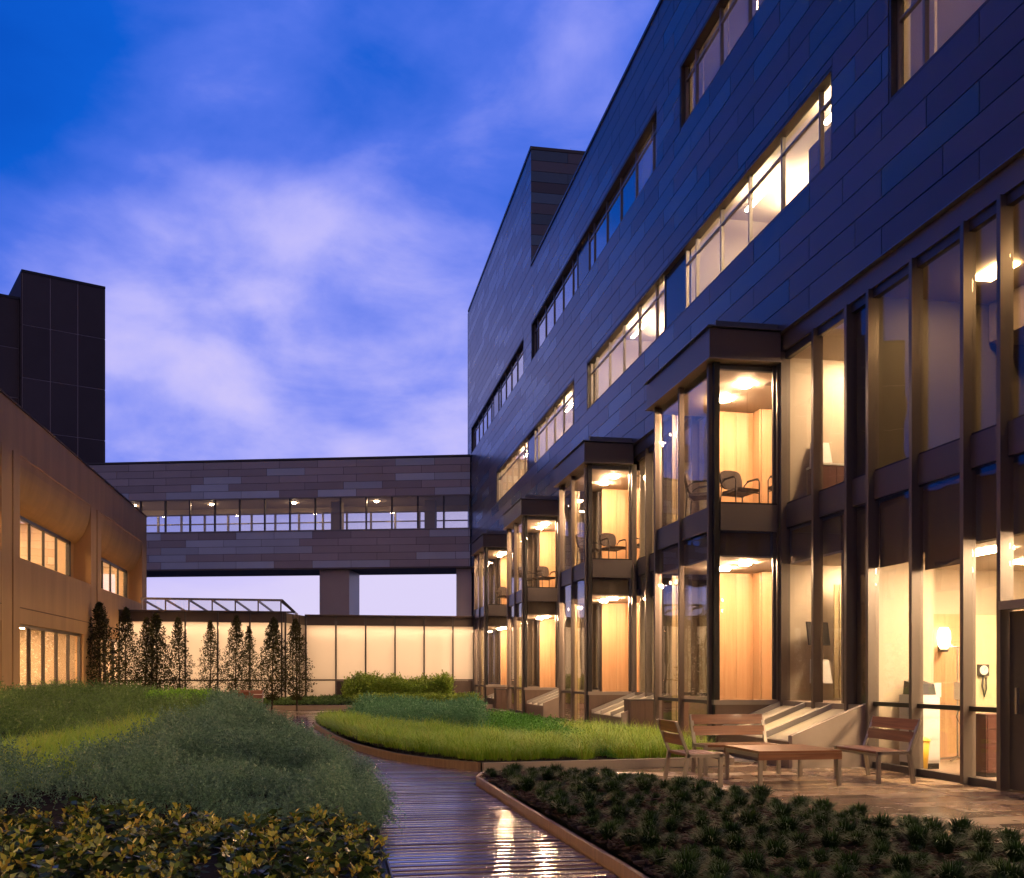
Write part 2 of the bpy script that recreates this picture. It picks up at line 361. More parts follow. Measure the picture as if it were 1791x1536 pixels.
# boardwalk: every plank its own piece
bw = tag(empty('boardwalk'), 'wet dark brown timber boardwalk winding between the planting beds', None, kind='structure')
pv = []; prof = [(-.5, -.5), (-.5, .22), (-.46, .39)]+[(.44*k_/4, .5-.075*(k_/4)**2) for k_ in range(-4, 5)]+[(.46, .39), (.5, .22), (.5, -.5)]; NP = len(prof)
for x in (-.5, .5): pv += [(x, a, b) for a, b in prof]
pf = [tuple(range(NP)), tuple(reversed(range(NP, 2*NP)))]+[(i, (i+1) % NP, (i+1) % NP+NP, i+NP) for i in range(NP)]
plank_me = raw('plank', pv, pf, 'deck')
plank_me.polygons.foreach_set('use_smooth', [2 < i-1 < NP-3 for i in range(len(plank_me.polygons))])
y = 4.6; PW = .138; PG = .012
while y < 32.8:
    a, b = xl(y)-.02, xr(y)-.02
    o = bpy.data.objects.new('plank', plank_me); C.objects.link(o); o.parent = bw
    o.location = ((a+b)/2, y, -.022+random.uniform(-.002, .002)); o.scale = (b-a+.0, PW, .04)
    o.rotation_euler = (random.gauss(0, R(.85)), random.gauss(0, R(.10)), random.gauss(0, R(.12)))
    y += PW+PG
rebase(bw, (1, 6, 0))
sheet('boardwalk_bed', [(xl(y_)-.05, y_) for y_ in (4.4, 9, 12, 15, 18.5, 23, 28, 33.2)]+[(xr(y_)+.02, y_) for y_ in (33.2, 28, 23, 20, 17.8, 15.8, 13.9, 12.3, 9, 4.4)], -.06, 'black')

# far paving, all too small to tell single slabs apart
sheet('far_paving', [(-3.2, 32.85), (-3.1, 39.3), (6.9, 39.3), (6.9, 25.5), (5.2, 27.5), (2, 29), (-.6, 29), (-.35, 32.85)], -.006, 'slab_far')

# patio slabs
PATIO_EDGE = [(2.3, 13.0), (2.9, 12.45), (3.52, 11.5), (3.9, 10.6), (4.19, 9.69), (4.55, 8.07), (5.05, 6.59), (5.6, 4.5)]
def in_poly(px, py, poly):
    x = np.asarray(px); y_ = np.asarray(py); c = np.zeros(x.shape, bool); n = len(poly); j = n-1
    for i in range(n):
        xi, yi = poly[i]; xj, yj = poly[j]
        k = ((yi > y_) != (yj > y_)) & (x < (xj-xi)*(y_-yi)/((yj-yi) or 1e-9)+xi); c ^= k; j = i
    return c
patio = tag(empty('patio_paving'), 'wet tan stone slab paving of the seating terrace', None, kind='structure')
sv = []
rim = [(-.5, .44), (-.492, .5)]
slab_v = [(sx_*.5, sy_*.5, -.5) for sx_, sy_ in ((-1, -1), (1, -1), (1, 1), (-1, 1))]+[(sx_*.5, sy_*.5, .30) for sx_, sy_ in ((-1, -1), (1, -1), (1, 1), (-1, 1))]+[(sx_*.494, sy_*.490, .5) for sx_, sy_ in ((-1, -1), (1, -1), (1, 1), (-1, 1))]
slab_f = [(0, 3, 2, 1), (8, 9, 10, 11)]+[(i, (i+1) % 4, (i+1) % 4+4, i+4) for i in range(4)]+[(i+4, (i+1) % 4+4, (i+1) % 4+8, i+8) for i in range(4)]
slab_me = raw('slab', slab_v, slab_f, 'slab')
yy = 4.4; row = 0
while yy < 14.4:
    hgt = (.42, .30, .42, .36)[row % 4]
    x = 1.9-random.random()*.8
    yc = yy+hgt/2
    while x < 8.0:
        ln = random.choice((.62, .78, .92, 1.06)); a, b = x, x+ln; x = b
        lo = interp(sorted([(p[0], p[1]) for p in PATIO_EDGE], key=lambda p: p[1]), yc) if yc < 13 else (2.26 if yc < 13.6 else 2.3)
        a = max(a, lo+.01); b = min(b, 7.74)
        if yc > 13.62: a = max(a, 4.4+1.4) ; b = min(b, 6.55)
        if yc > 13.62 and yc < 13.9 and False: pass
        if b-a < .12: continue
        if b-a < .3: b = min(a+.3, 7.74)
        o = bpy.data.objects.new('slab', slab_me); C.objects.link(o); o.parent = patio
        o.location = ((a+b)/2, yc, -.026+random.uniform(-.0012, .0012)); o.scale = (b-a-.012, hgt-.012, .05)
        o.rotation_euler = (random.gauss(0, R(.12)), random.gauss(0, R(.12)), 0)
    yy += hgt; row += 1
rebase(patio, (5, 10, 0))
sheet('patio_joint_bed', [(1.9, 13.75), (1.9, 13.0), (2.9, 12.4), (3.4, 11.5), (4.1, 9.6), (4.5, 8), (5.0, 6.5), (5.5, 4.3), (7.85, 4.3), (7.85, 14.5), (5.8, 14.5)], -.02, 'soil')

# ------------------------------------------------------------------ beds: soil with real relief
def bump2(x, y_, cx_, cy_, sx_, sy_, a): return a*np.exp(-((x-cx_)/sx_)**2-((y_-cy_)/sy_)**2)
def wob(x, y_, s=1.0, ph=0.0):
    return (np.sin(x*2.3*s+ph)+np.sin(y_*1.9*s+1.3+ph)+np.sin((x+y_)*3.1*s+.7)+np.sin((x-1.6*y_)*4.3*s+2.1+ph))/4
xl_np = lambda y_: np.interp(y_, [p[1] for p in XL_PTS], [p[0] for p in XL_PTS])
def h_left(x, y_):
    e = np.clip((xl_np(y_)-x)/1.6, 0, 1); e = e*e*(3-2*e)
    rise = np.clip((y_-8)/16, 0, 1)
    z = .03+e*(.08+.34*rise*rise*(3-2*rise))
    z = z+e*bump2(x, y_, -1.6, 13, 1.8, 3.5, .14)+e*bump2(x, y_, -2.9, 27, 1.7, 3.0, .10)+e*bump2(x, y_, -6.5, 27, 2.5, 5, .22)
    z = z*np.clip((37.5-y_)/5, .1, 1)
    return z+.015*wob(x, y_, 2)
ISLAND = [(-.34, 26.5), (-.06, 23), (.24, 20), (.58, 17.8), (1.08, 15.83), (1.55, 14.8), (2.10, 13.95), (4.6, 14.25), (5.85, 14.35), (6.1, 15.0), (5.95, 18), (5.6, 22), (5.0, 26), (3.4, 28.2), (1.0, 28.8), (-.15, 28.2)]
def h_island(x, y_):
    z = .06+bump2(x, y_, 2.5, 20.5, 2.4, 5.5, .20)
    return z+.01*wob(x, y_, 2)
RBED = [(1.97, 3.5), (1.97, 6.4), (1.90, 9), (1.84, 12.25), (2.0, 12.85), (2.25, 12.95), (2.85, 12.4), (3.46, 11.45), (3.84, 10.55), (4.13, 9.65), (4.49, 8.05), (4.99, 6.57), (5.55, 4.4), (5.7, 3.5)]
def h_right(x, y_): return .075+bump2(x, y_, 3.1, 8.5, 1.2, 3.2, .10)+.015*wob(x, y_, 3)
FARBED_A = [(-8.3, 37.6), (-3.2, 37.6), (-2.9, 39.35), (6.4, 39.35), (6.4, 44.75), (-.9, 44.75), (-1.2, 42.75), (-8.3, 42.75)]
def h_far(x, y_): return .16+.06*np.clip((y_-39)/4, 0, 1)+.01*wob(x, y_, 2)
def soil_mesh(name, poly, hf, step, m):
    xs = [p[0] for p in poly]; ys = [p[1] for p in poly]
    gx = np.arange(min(xs)-step, max(xs)+step, step); gy = np.arange(min(ys)-step, max(ys)+step, step)
    X, Y = np.meshgrid(gx, gy, indexing='ij'); Z = hf(X, Y); ins = in_poly(X, Y, poly)
    ny = len(gy); idx = np.arange(X.size).reshape(X.shape)
    c = (ins[:-1, :-1] & ins[1:, :-1] & ins[1:, 1:] & ins[:-1, 1:]); q_ = np.stack([idx[:-1, :-1][c], idx[1:, :-1][c], idx[1:, 1:][c], idx[:-1, 1:][c]], 1)
    me = npmesh(name, np.stack([X.ravel(), Y.ravel(), Z.ravel()], 1), q_, None, m); me.polygons.foreach_set('use_smooth', [True]*len(me.polygons))
    return tag(link(name, me), kind='structure')
LEFT = [(-8.35, 3)]+[(a-.01, b) for a, b in XL_PTS if b < 37]+[(-2.8, 37.5), (-8.35, 37.5)]
soil_mesh('planting_soil', LEFT, h_left, .12, 'soil'); soil_mesh('planting_soil', ISLAND, h_island, .10, 'soil')
soil_mesh('planting_soil', RBED, h_right, .05, 'mulch'); soil_mesh('planting_soil', FARBED_A, h_far, .2, 'soil')
soil_mesh('gravel_strip', [(5.9, 14.45), (6.55, 14.45), (6.55, 45), (6.2, 45), (6.1, 30), (6.0, 20)], lambda x, y_: .015+0*x+.012*wob(x, y_, 9), .06, 'gravel')
def kerb(name, pts, w, z0, z1, m, label, closed=False):
    n = len(pts); v = []; f = []
    for i, p in enumerate(pts):
        a = Vector(pts[i-1] if (i or closed) else p); b = Vector(pts[(i+1) % n] if (i < n-1 or closed) else p); d = (b-a).normalized(); nn = Vector((-d.y, d.x))
        for s_ in (0, 1):
            for z in (z0, z1): v.append((p[0]+nn.x*w*s_, p[1]+nn.y*w*s_, z))
    for i in range(n-1):
        a, b = i*4, i*4+4; f += [(a, a+1, b+1, b), (a+1, a+3, b+3, b+1), (a+3, a+2, b+2, b+3), (a+2, a, b, b+2)]
    f += [(0, 2, 3, 1), ((n-1)*4, (n-1)*4+1, (n-1)*4+3, (n-1)*4+2)]
    return tag(mobj(name, v, f, m), label, kind='structure')
def smooth_pts(pts, k=6):
    out = []
    P = [pts[0]]+list(pts)+[pts[-1]]
    for i in range(1, len(P)-2):
        for j in range(k):
            t = j/k; p0, p1, p2, p3 = [np.array(P[i+d]) for d in (-1, 0, 1, 2)]
            out.append(tuple(.5*((2*p1)+(-p0+p2)*t+(2*p0-5*p1+4*p2-p3)*t*t+(-p0+3*p1-3*p2+p3)*t**3)))
    return out+[tuple(pts[-1])]
kerb('kerb', smooth_pts([(-.10, 28.35), (-.34, 26.5), (-.06, 23), (.24, 20), (.58, 17.8), (1.08, 15.83), (1.55, 14.8), (2.10, 13.95)]), -.05, -.05, .115, 'curb_wood', 'curved timber edging of the island bed along the boardwalk')
kerb('kerb', [(2.12, 13.93), (4.6, 14.20), (5.87, 14.30)], -.09, -.05, .11, 'concrete', 'straight concrete kerb of the island bed along the terrace')
kerb('kerb', [(5.90, 14.2), (6.14, 15.0), (5.99, 18), (5.64, 22), (5.04, 26), (3.4, 28.3), (1.0, 28.9), (-.05, 28.4)], -.08, -.05, .10, 'concrete', 'concrete kerb round the back of the island bed')
kerb('kerb', [(1.97, 3.5), (1.96, 6.4), (1.89, 9), (1.83, 12.3), (1.98, 12.88)], .04, -.05, .085, 'curb_wood', 'timber edging of the dark tufted grass bed beside the boardwalk')
kerb('kerb', [(xl(v_)-.005, v_) for v_ in (3, 6, 8, 9, 10, 12)], .012, -.05, .05, 'black', 'thin black steel edging of the planting bed left of the boardwalk')
kerb('kerb', [(-3.15, 37.5), (-2.85, 39.28), (6.4, 39.28)], -.12, -.05, .17, 'concrete', 'pale concrete kerb of the far bed before the glowing glass wall')

# ================================================================== MAIN BUILDING
mbd = tag(empty('hospital_building'), 'long dark panelled building with lit windows and projecting glass bays', 'building')
PX = 7.66; WX = 7.80; BX = 6.50; YF = 55.5
RH = .41; Z0 = 7.25; ZR = 7.25+24*RH; ZT = 7.25+35*RH
BAYS = [16.28+8.49*k for k in range(4)]; BL = 3.15
win3 = []; win4 = []
W3Z = (9.30, 10.78); W4Z = (13.40, 14.86)
for g in (-2.22, 14.36, 30.94): win3.append((g, g+15.0))
for g in (6.2, 22.8, 39.36): win4.append((g, g+15.0))
openings = [(a, b, *W3Z) for a, b in win3]+[(a, b, *W4Z) for a, b in win4]
panels = []   # (y0,y1,z0,z1,blue)
def sub(rects, o):
    out = []
    for y0, y1, z0, z1 in rects:
        a, b, c, d = max(y0, o[0]), min(y1, o[1]), max(z0, o[2]), min(z1, o[3])
        if a >= b or c >= d: out.append((y0, y1, z0, z1)); continue
        if y0 < a: out.append((y0, a, z0, z1))
        if b < y1: out.append((b, y1, z0, z1))
        if z0 < c: out.append((a, b, z0, c))
        if d < z1: out.append((a, b, d, z1))
    return out
YS = -12.0
for r in range(35):
    z0 = Z0+r*RH; PLn = 2.16; y0 = (YS if r < 24 else 37.86); offy = (0, .72)[r % 2]+(.36 if r % 5 == 3 else 0)
    k = math.floor((y0-offy)/PLn)
    while True:
        a = offy+k*PLn; b = a+PLn; k += 1
        if a >= YF: break
        a = max(a, y0); b = min(b, YF)
        blue = random.random() < .36
        rs = [(a, b, z0, z0+RH)]
        for o in openings: rs = sub(rs, o)
        for q_ in rs:
            if q_[1]-q_[0] > .06 and q_[3]-q_[2] > .04: panels.append((*q_, blue))
def projw(p):
    yc = (p[0]+p[1])/2; s_ = 10.351; ca_, sa_ = math.cos(R(s_)), math.sin(R(s_)); d = PX*sa_+yc*ca_; xc = PX*ca_-yc*sa_; zc = (p[2]+p[3])/2
    px_ = 895+1752*xc/d; py_ = 1180-1752*(zc-1.35)/d
    vis = -20 < px_ < 1811 and -30 < py_ < 1540
    return ((p[1]-p[0])*(p[3]-p[2])/d**3 if vis else 0)
panels.sort(key=lambda p: -projw(p))
g_ = .008
for p in panels[:300]:
    box('wall_panel', 'panel_blue' if p[4] else 'panel_brown', PX+random.uniform(0, .004), PX+.035, p[0]+g_, p[1]-g_, p[2]+g_, p[3]-g_, mbd)
for nm, want in (('panel_brown', False), ('panel_blue', True)):
    mb_ = MB()
    for p in panels[300:]:
        if p[4] == want: mb_.box(PX+random.uniform(0, .004), PX+.035, p[0]+g_, p[1]-g_, p[2]+g_, p[3]-g_)
    tag(mb_.obj('far_wall_panels', nm, mbd), kind='stuff')
# backing wall behind the panel joints
bz = [(Z0, W3Z[0]), (W3Z[1], W4Z[0]), (W4Z[1], ZR)]
for a, b in bz: box('wall_core', 'backing', PX+.04, WX+.1, YS, YF, a+.002, b-.002, mbd)
def gaps(ws):
    e = YS; out = []
    for a, b in ws:
        if a > e: out.append((e, a))
        e = b
    if e < YF: out.append((e, YF))
    return out
for a, b in gaps(win3): box('wall_core', 'backing', PX+.04, WX+.1, a, b, W3Z[0]-.004, W3Z[1]+.004, mbd)
for a, b in gaps(win4): box('wall_core', 'backing', PX+.04, WX+.1, a, b, W4Z[0]-.004, W4Z[1]+.004, mbd)
box('roof', 'backing', WX+.12, 22, YS, YF, ZR-.35, ZR-.02, mbd)
box('coping', 'alu_dark', PX-.03, PX+.3, YS, 37.86, ZR, ZR+.09, mbd)
box('wall_core', 'backing', PX+.04, 22, 37.90, YF, ZR+.02, ZT-.02, mbd)
box('coping', 'alu_dark', PX-.03, PX+.3, 37.84, YF+.02, ZT, ZT+.12, mbd)
box('coping', 'alu_dark', PX+.3, 20, 37.84, 38.1, ZT, ZT+.12, mbd)
for r in range(24, 35):     # south face of the tall end block
    z0 = Z0+r*RH; x = PX+.002-(.0 if r % 2 else .7)
    while x < 14:
        a, b = max(x, PX), x+2.16; x = b
        box('wall_panel', 'panel_blue' if r % 2 == 0 and random.random() < .85 else 'panel_brown', a+g_, b-g_, 37.86, 37.895, z0+g_, z0+RH-g_, mbd)
box('wall_core', 'backing', 7.95, 22, 1.9, YF, 7.0, 8.2, mbd)
box('end_wall', 'panel_brown', PX, 22, YF+.01, YF+.3, 0, ZT, mbd)
# floor slab edge fascia over the curtain wall
box('fascia', 'spandrel', WX-.09, WX+.1, YS, YF-.2, 6.93, 7.23, mbd)
box('fascia_drip', 'flashing', PX-.03, WX+.1, YS, YF-.1, 7.232, 7.247, mbd)

def rooms(name, x0, x1, y0, y1, z0, z1, wall='cream', ceil='ceiling', floor='floorin', back=None, north=None, south=None):
    r = empty(name, mbd); t = .04
    box('room_floor', floor, x0, x1, y0, y1, z0-t, z0, r); box('room_ceiling', ceil, x0, x1, y0, y1, z1, z1+t, r)
    box('back_wall', back or wall, x1, x1+t, y0, y1, z0, z1, r)
    box('side_wall', south or wall, x0, x1, y0-t, y0, z0, z1, r); box('side_wall', north or wall, x0, x1, y1, y1+t, z0, z1, r)
    return r
def disc(par, x, y_, z, m, r=.095):
    b = MB(); b.lathe([(r*1.15, 0), (r*1.15, -.02), (r, -.05)], 16, (0, 0, 0)); o = b.obj('ceiling_light', m, par); o.location = (x, y_, z); return o
def troffer(par, x, y_, z, m, w=.6, l=.6): return box('ceiling_light', m, x-w/2, x+w/2, y_-l/2, y_+l/2, z-.03, z-.002, par)

# ---- strip windows of the panel wall
def strip_window(y0, z, half, blank, shade_m=None, shade_z=0.0, gm='glass_up'):
    """one strip: six lights, dark blank bay, six lights"""
    a = y0; b = y0+15.0
    w = empty('window_band', mbd); z0, z1 = z; gx = PX+.13
    box('window_frame', 'alu_dark', PX+.01, gx+.06, a, b, z0-.001, z0+.05, w); box('window_frame', 'alu_dark', PX+.01, gx+.06, a, b, z1-.05, z1+.001, w)
    box('window_frame', 'alu_dark', PX+.01, gx+.06, a, a+.05, z0+.05, z1-.05, w); box('window_frame', 'alu_dark', PX+.01, gx+.06, b-.05, b, z0+.05, z1-.05, w)
    zt = z1-.36
    for st in (a, a+8.19):
        en = st+6.76; cuts = [st, st+.62, st+2.0, st+3.38, st+4.76, st+6.14, en]
        for i, c in enumerate(cuts): box('mullion', 'alu', gx-.02, gx+.05, max(c-.025, a+.05), min(c+.025, b-.05), z0+.05, z1-.05, w)
        box('transom', 'alu', gx-.012, gx+.042, st+.03, en-.03, zt-.02, zt+.02, w)
        for i in range(6):
            box('pane', gm, gx+.012, gx+.02, cuts[i]+.024, cuts[i+1]-.024, z0+.052, zt-.021, w)
            box('pane', gm, gx+.012, gx+.02, cuts[i]+.024, cuts[i+1]-.024, zt+.021, z1-.052, w)
            if shade_m and (st == a or half == 2): box('roller_shade', shade_m, gx+.16, gx+.165, cuts[i]+.03, cuts[i+1]-.03, z0+.02+shade_z*random.random(), z1+.1, w)
            elif half == 1 and shade_m and st != a: box('roller_shade', shade_m, gx+.16, gx+.165, cuts[i]+.03, cuts[i+1]-.03, z0+.02, z1+.1, w)
    box('blank_panel', 'spandrel_glass', gx, gx+.01, a+6.76+.03, a+8.19-.03, z0+.05, z1-.05, w); box('blank_backing', 'panel_blue', gx+.03, gx+.04, a+6.76, a+8.19, z0, z1, w)
for g in (-2.22, 14.36, 30.94): strip_window(g, W3Z, 2, True, 'shade' if g < 0 else None)
for g in (6.2, 22.8, 39.36): strip_window(g, W4Z, 2, True, 'shade', gm='glass_up' if g < 10 else 'glass_sky')
def office(y0, y1, z0, z1, lamp=None, depth=5.0, name='upper_room'):
    r = rooms(name, WX+.12, WX+depth, y0, y1, z0, z1, 'cream', 'ceiling', 'floorin')
    if lamp:
        n = max(1, int((y1-y0)/2.6))
        for i in range(n):
            yc = y0+(y1-y0)*(i+.5)/n
            box('pendant_light', lamp, 9.7, 9.82, yc-.9, yc+.9, z1-.42, z1-.36, r); box('pendant_light', lamp, 8.75, 8.83, yc-.7, yc+.7, z1-.30, z1-.26, r)
    return r
office(14.3, 21.2, 8.6, 11.55, 'lamp_office'); office(22.5, 29.4, 8.6, 11.55, 'lamp_office'); office(30.9, 37.8, 8.6, 11.55, 'lamp_office'); office(39.0, 45.9, 8.6, 11.55, 'lamp_room')
office(2.0, 12.9, 8.6, 11.55, 'lamp_shade')
office(6.1, 12.95, 12.7, 15.6, 'lamp_shade'); office(14.3, 21.3, 12.7, 15.6, 'lamp_shade'); office(22.7, 25.3, 12.7, 15.6, 'lamp_shade'); office(25.5, 29.6, 12.7, 15.6); office(30.9, 37.9, 12.7, 15.6); office(39.3, 46.1, 12.7, 15.6); office(47.4, 54.4, 12.7, 15.6)

# ---- curtain wall pieces
def cw_fin(par, x, y_, z0, z1, dep=.13, w=.07): return box('mullion', 'fin', x-dep, x+.04, y_-w/2, y_+w/2, z0, z1, par)
def cw_bay(par, ya, yb, ground, x=WX):
    """one light between two fins, ground floor and upper floor"""
    a, b = ya+.036, yb-.036
    zs = .09 if ground else .90
    box('pane', 'glass', x-.012, x, a, b, zs, 3.86, par)
    if ground:
        box('transom', 'black', x-.05, x+.03, a, b, .90, .96, par); box('sill', 'alu_dark', x-.06, x+.04, a, b, .0, .09, par)
    else: box('sill', 'alu', x-.10, x+.04, a, b, .82, .90, par)
    box('spandrel_panel', 'spandrel', x-.035, x+.035, a, b, 3.89, 4.29, par); box('spandrel_gasket', 'black', x-.02, x+.02, a, b, 3.861, 3.889, par); box('spandrel_gasket', 'black', x-.02, x+.02, a, b, 4.291, 4.319, par)
    box('pane', 'glass', x-.012, x, a, b, 4.32, 6.80, par); box('head', 'alu_dark', x-.05, x+.04, a, b, 6.80, 6.93, par)
cw = empty('curtain_wall', mbd)
Ms = [-11.9+1.1*i_ for i_ in range(15)]+[4.6, 5.7, 6.8, 7.9, 9.0, 10.46, 11.15, 12.26, 13.36, 13.98, 15.03, 16.2]
for m_ in Ms: cw_fin(cw, WX, m_, 0.0, 6.93)
for a, b in zip(Ms[:-1], Ms[1:]):
    if a == 9.0: continue
    cw_bay(cw, a, b, b < 13.5)
# bay with the door, by the edge of the picture
dr = empty('terrace_door', mbd)
box('door_leaf', 'alu_dark', WX-.03, WX+.03, 9.06, 10.40, .02, 2.08, dr); box('door_frame', 'alu', WX-.16, WX+.04, 9.04, 10.42, 2.10, 2.20, dr)
box('pane', 'glass', WX-.012, WX, 9.04, 10.42, 2.20, 3.86, dr); box('spandrel_panel', 'spandrel', WX-.035, WX+.035, 9.04, 10.42, 3.89, 4.29, dr); box('pane', 'glass', WX-.012, WX, 9.04, 10.42, 4.32, 6.80, dr); box('head', 'alu_dark', WX-.05, WX+.04, 9.04, 10.42, 6.80, 6.93, dr)
box('door_handle', 'steel', WX-.09, WX-.06, 10.2, 10.23, .9, 1.2, dr)
# recessed glazing between the bays, with light well skylights and planter-like cheeks
def skylight(y0):
    s_ = empty('light_well_skylight', mbd); ya = y0-2.72; xa, xb = 6.62, WX-.06; za, zb = .40, .86
    prism('cheek_wall', 'concrete', [(xa-.06, 0), (xb, 0), (xb, zb+.07), (xa-.06, za+.07)], 'y', ya-.10, ya, s_)
    box('front_kerb', 'box_panel', xa-.06, xa+.02, ya+.001, y0-.03, 0, za-.03, s_)
    prism('well_liner', 'cream_dim', [(xa+.03, .02), (xb-.02, .02), (xb-.02, .1), (xa+.03, .1)], 'y', ya+.01, y0-.05, s_)
    n = 4
    for i in range(n):
        yc = ya+.05+(2.62)*i/(n-1)
        prism('rafter', 'skylight_white', [(xa-.04, za+.06), (xa-.04, za-.10), (xb, zb-.14), (xb, zb+.05)], 'y', yc-.03, yc+.03, s_)
        if i < n-1:
            yn = ya+.05+2.62*(i+1)/(n-1)
            prism('sloped_pane', 'milk_glass', [(xa, za-.02), (xa, za-.035), (xb, zb-.045), (xb, zb-.03)], 'y', yc+.031, yn-.031, s_)
    b = MB(); b.box(xa+.2, xb-.15, ya+.4, y0-.4, .105, .125); b.obj('well_light', 'led', s_)
    return s_
for k, y0 in enumerate(BAYS): skylight(y0)
def recess(ya, yb, first=False):
    r = empty('recessed_glazing', mbd); n = 5; ys = [ya+(yb-ya)*i/n for i in range(n+1)]
    for m_ in ys[:-1]: cw_fin(r, WX, m_+(.08 if m_ == ya else 0), 0, 6.93)
    for i in range(n): cw_bay(r, ys[i]+(.08 if i == 0 else 0), ys[i+1]-(.1 if i == n-1 else 0), ys[i+1] < yb-2.6)
    box('base_wall', 'box_panel', WX-.02, WX+.05, yb-2.7, yb, .0, .815, r)
box('base_wall', 'concrete', WX-.02, WX+.05, 13.40, 16.2, 0, .815, mbd)
for k in range(3): recess(BAYS[k]+BL+.02, BAYS[k+1])
recess(BAYS[3]+BL+.02, 53.5)

def bay(y0, k):
    b = empty('bay_window', mbd); y1 = y0+BL; x = BX
    # posts
    for yy_ in (y0+.05, y1-.05): box('corner_post', 'black' if yy_ < y0+1 else 'alu', x, x+.10, yy_-.05, yy_+.05, 0, 6.74, b)
    for m_ in (y0+.16, y0+1.62, y1-.10): cw_fin(b, x, m_, 0, 6.74, .055, .07)
    box('wall_post', 'fin', WX-.14, WX-.02, y0-.02, y0+.08, 0.0, 6.74, b); box('wall_post', 'fin', WX-.14, WX-.02, y1-.08, y1+.02, 0, 6.74, b)
    for a, c in ((y0+.20, y0+1.58), (y0+1.66, y1-.14)):
        box('pane', 'glass', x+.03, x+.042, a, c, .10, 3.82, b); box('transom', 'alu_dark', x+.005, x+.06, a, c, .84, .90, b)
        box('sill', 'alu_dark', x, x+.08, a, c, 0, .10, b); box('spandrel_panel', 'spandrel', x-.01, x+.05, a, c, 3.85, 4.26, b)
        box('pane', 'glass', x+.03, x+.042, a, c, 4.29, 6.72, b)
    for s_, yy_ in ((0, y0), (1, y1)):
        ya, yb = (yy_+.02, yy_+.032) if s_ == 0 else (yy_-.032, yy_-.02)
        xa, xb = x+.11, WX-.15
        box('pane', 'glass', xa, xb, ya, yb, .92, 3.82, b); box('pane', 'glass', xa, xb, ya, yb, 4.32, 6.72, b)
        y_o = (yy_-.02, yy_+.07) if s_ == 0 else (yy_-.07, yy_+.02)
        box('sill', 'alu', xa-.13, xb+.0, y_o[0]-.01, y_o[1], .83, .915, b)
        box('spandrel_panel', 'spandrel', xa-.0, xb, y_o[0]+.005, y_o[1]-.01, 3.83, 4.29, b); box('spandrel_gasket', 'black', xa, xb, y_o[0]+.015, y_o[1]-.02, 4.291, 4.319, b); box('base_wall', 'box_panel', xa-.09, xb+.0, y_o[0]+.01, y_o[1]-.01, 0, .829, b)
        box('jamb', 'alu_dark', xb-.06, xb, yy_+.033 if s_ == 0 else yy_-.075, yy_+.075 if s_ == 0 else yy_-.033, .92, 6.72, b)
    # cornice box with its flashing
    box('cornice', 'spandrel', x-.14, PX-.005, y0-.14, y1+.14, 6.74, 7.24, b)
    box('cornice_drip', 'alu', x-.17, WX-.15, y0-.17, y1+.17, 6.722, 6.738, b)
    box('roof_flashing', 'flashing', x-.19, PX-.006, y0-.19, y1+.19, 7.262, 7.285, b); box('roof_upstand', 'flashing', x+.02, PX-.006, y0-.02, y1+.02, 7.286, 7.42, b)
    # rooms behind: lower and upper alcove with maple panelling
    for fl, (z0, z1) in enumerate(((.02, 3.38), (4.32, 6.60))):
        r = empty('bay_alcove', mbd)
        box('room_floor', 'floorin', x+.10, 10.2, y0+.08, y1-.08, z0-.04 if fl else -.03, z0, r)
        box('room_ceiling', 'ceiling', x+.10, 10.2, y0+.08, y1-.08, z1, z1+.03, r)
        box('back_wall', 'cream', 10.2, 10.24, y0+.08, y1-.08, z0, z1, r)
        box('side_wall', 'cream', WX+.12, 10.2, y0+.10, y0+.14, z0, z1, r)
        yn = y1-.55
        px_ = 7.58
        while px_ < 8.30:
            box('wood_panel', 'maple', px_+.003, min(px_+.42, 8.36)-.003, yn, yn+.03, z0+.02, z1-.01, r); px_ += .42
        box('wood_panel', 'maple', 8.36, 8.39, yn-.30, yn+.03, z0+.02, z1-.01, r)
        px_ = 8.395
        while px_ < 10.1:
            box('wood_panel', 'maple', px_+.003, min(px_+.60, 10.19)-.003, yn-.33, yn-.30, z0+.02, z1-.01, r); px_ += .6
        box('skirting', 'box_panel', 8.39, 10.19, yn-.345, yn-.331, z0, z0+.1, r)
        disc(r, 7.40, y0+.78, z1, 'lamp_bay'); disc(r, 7.40, y0+1.74, z1, 'lamp_bay'); disc(r, 8.75, y0+1.2, z1, 'lamp_bay', .06)
        for q_ in range(5): box('curtain', 'curtain', 6.75+.05*q_, 6.79+.05*q_, y1-.30+.03*(q_ % 2), y1-.27+.03*(q_ % 2), z0+.02, z1-.05, r)
        if fl == 0: box('ceiling_bulkhead', 'shade_dark', x+.16, WX-.2, y0+.16, y0+.20, 3.42, 3.82, r); box('ceiling_bulkhead', 'shade_dark', x+.14, x+.18, y0+.21, y1-.2, 3.42, 3.82, r)
        else:
            box('ceiling_bulkhead', 'alu_dark', x+.12, WX-.2, y0+.10, y0+.14, 6.62, 6.72, r)
            box('air_grille', 'alu_dark', 7.75, 8.2, y0+.55, y0+.75, z1-.012, z1-.002, r)
for k, y0 in enumerate(BAYS): bay(y0, k)
# rooms behind the recessed glazing
for k in range(4):
    a = BAYS[k]+BL+.05; b = (BAYS[k+1]-.05) if k < 3 else 53.4
    r = rooms('patient_room', WX+.06, 11.5, a, b, .02, 3.25, 'cream_dim'); troffer(r, 9.2, (a+b)/2, 3.25, 'lamp_room_low', .3, 1.2)
    box('ceiling_bulkhead', 'shade_dark', WX+.08, WX+.12, a+.05, b-.05, 3.25, 3.84, r)
    r = rooms('patient_room', WX+.06, 11.5, a, b, 4.34, 6.84, 'cream_dim'); troffer(r, 9.2, (a+b)/2, 6.84, 'lamp_room_low', .6, .6)
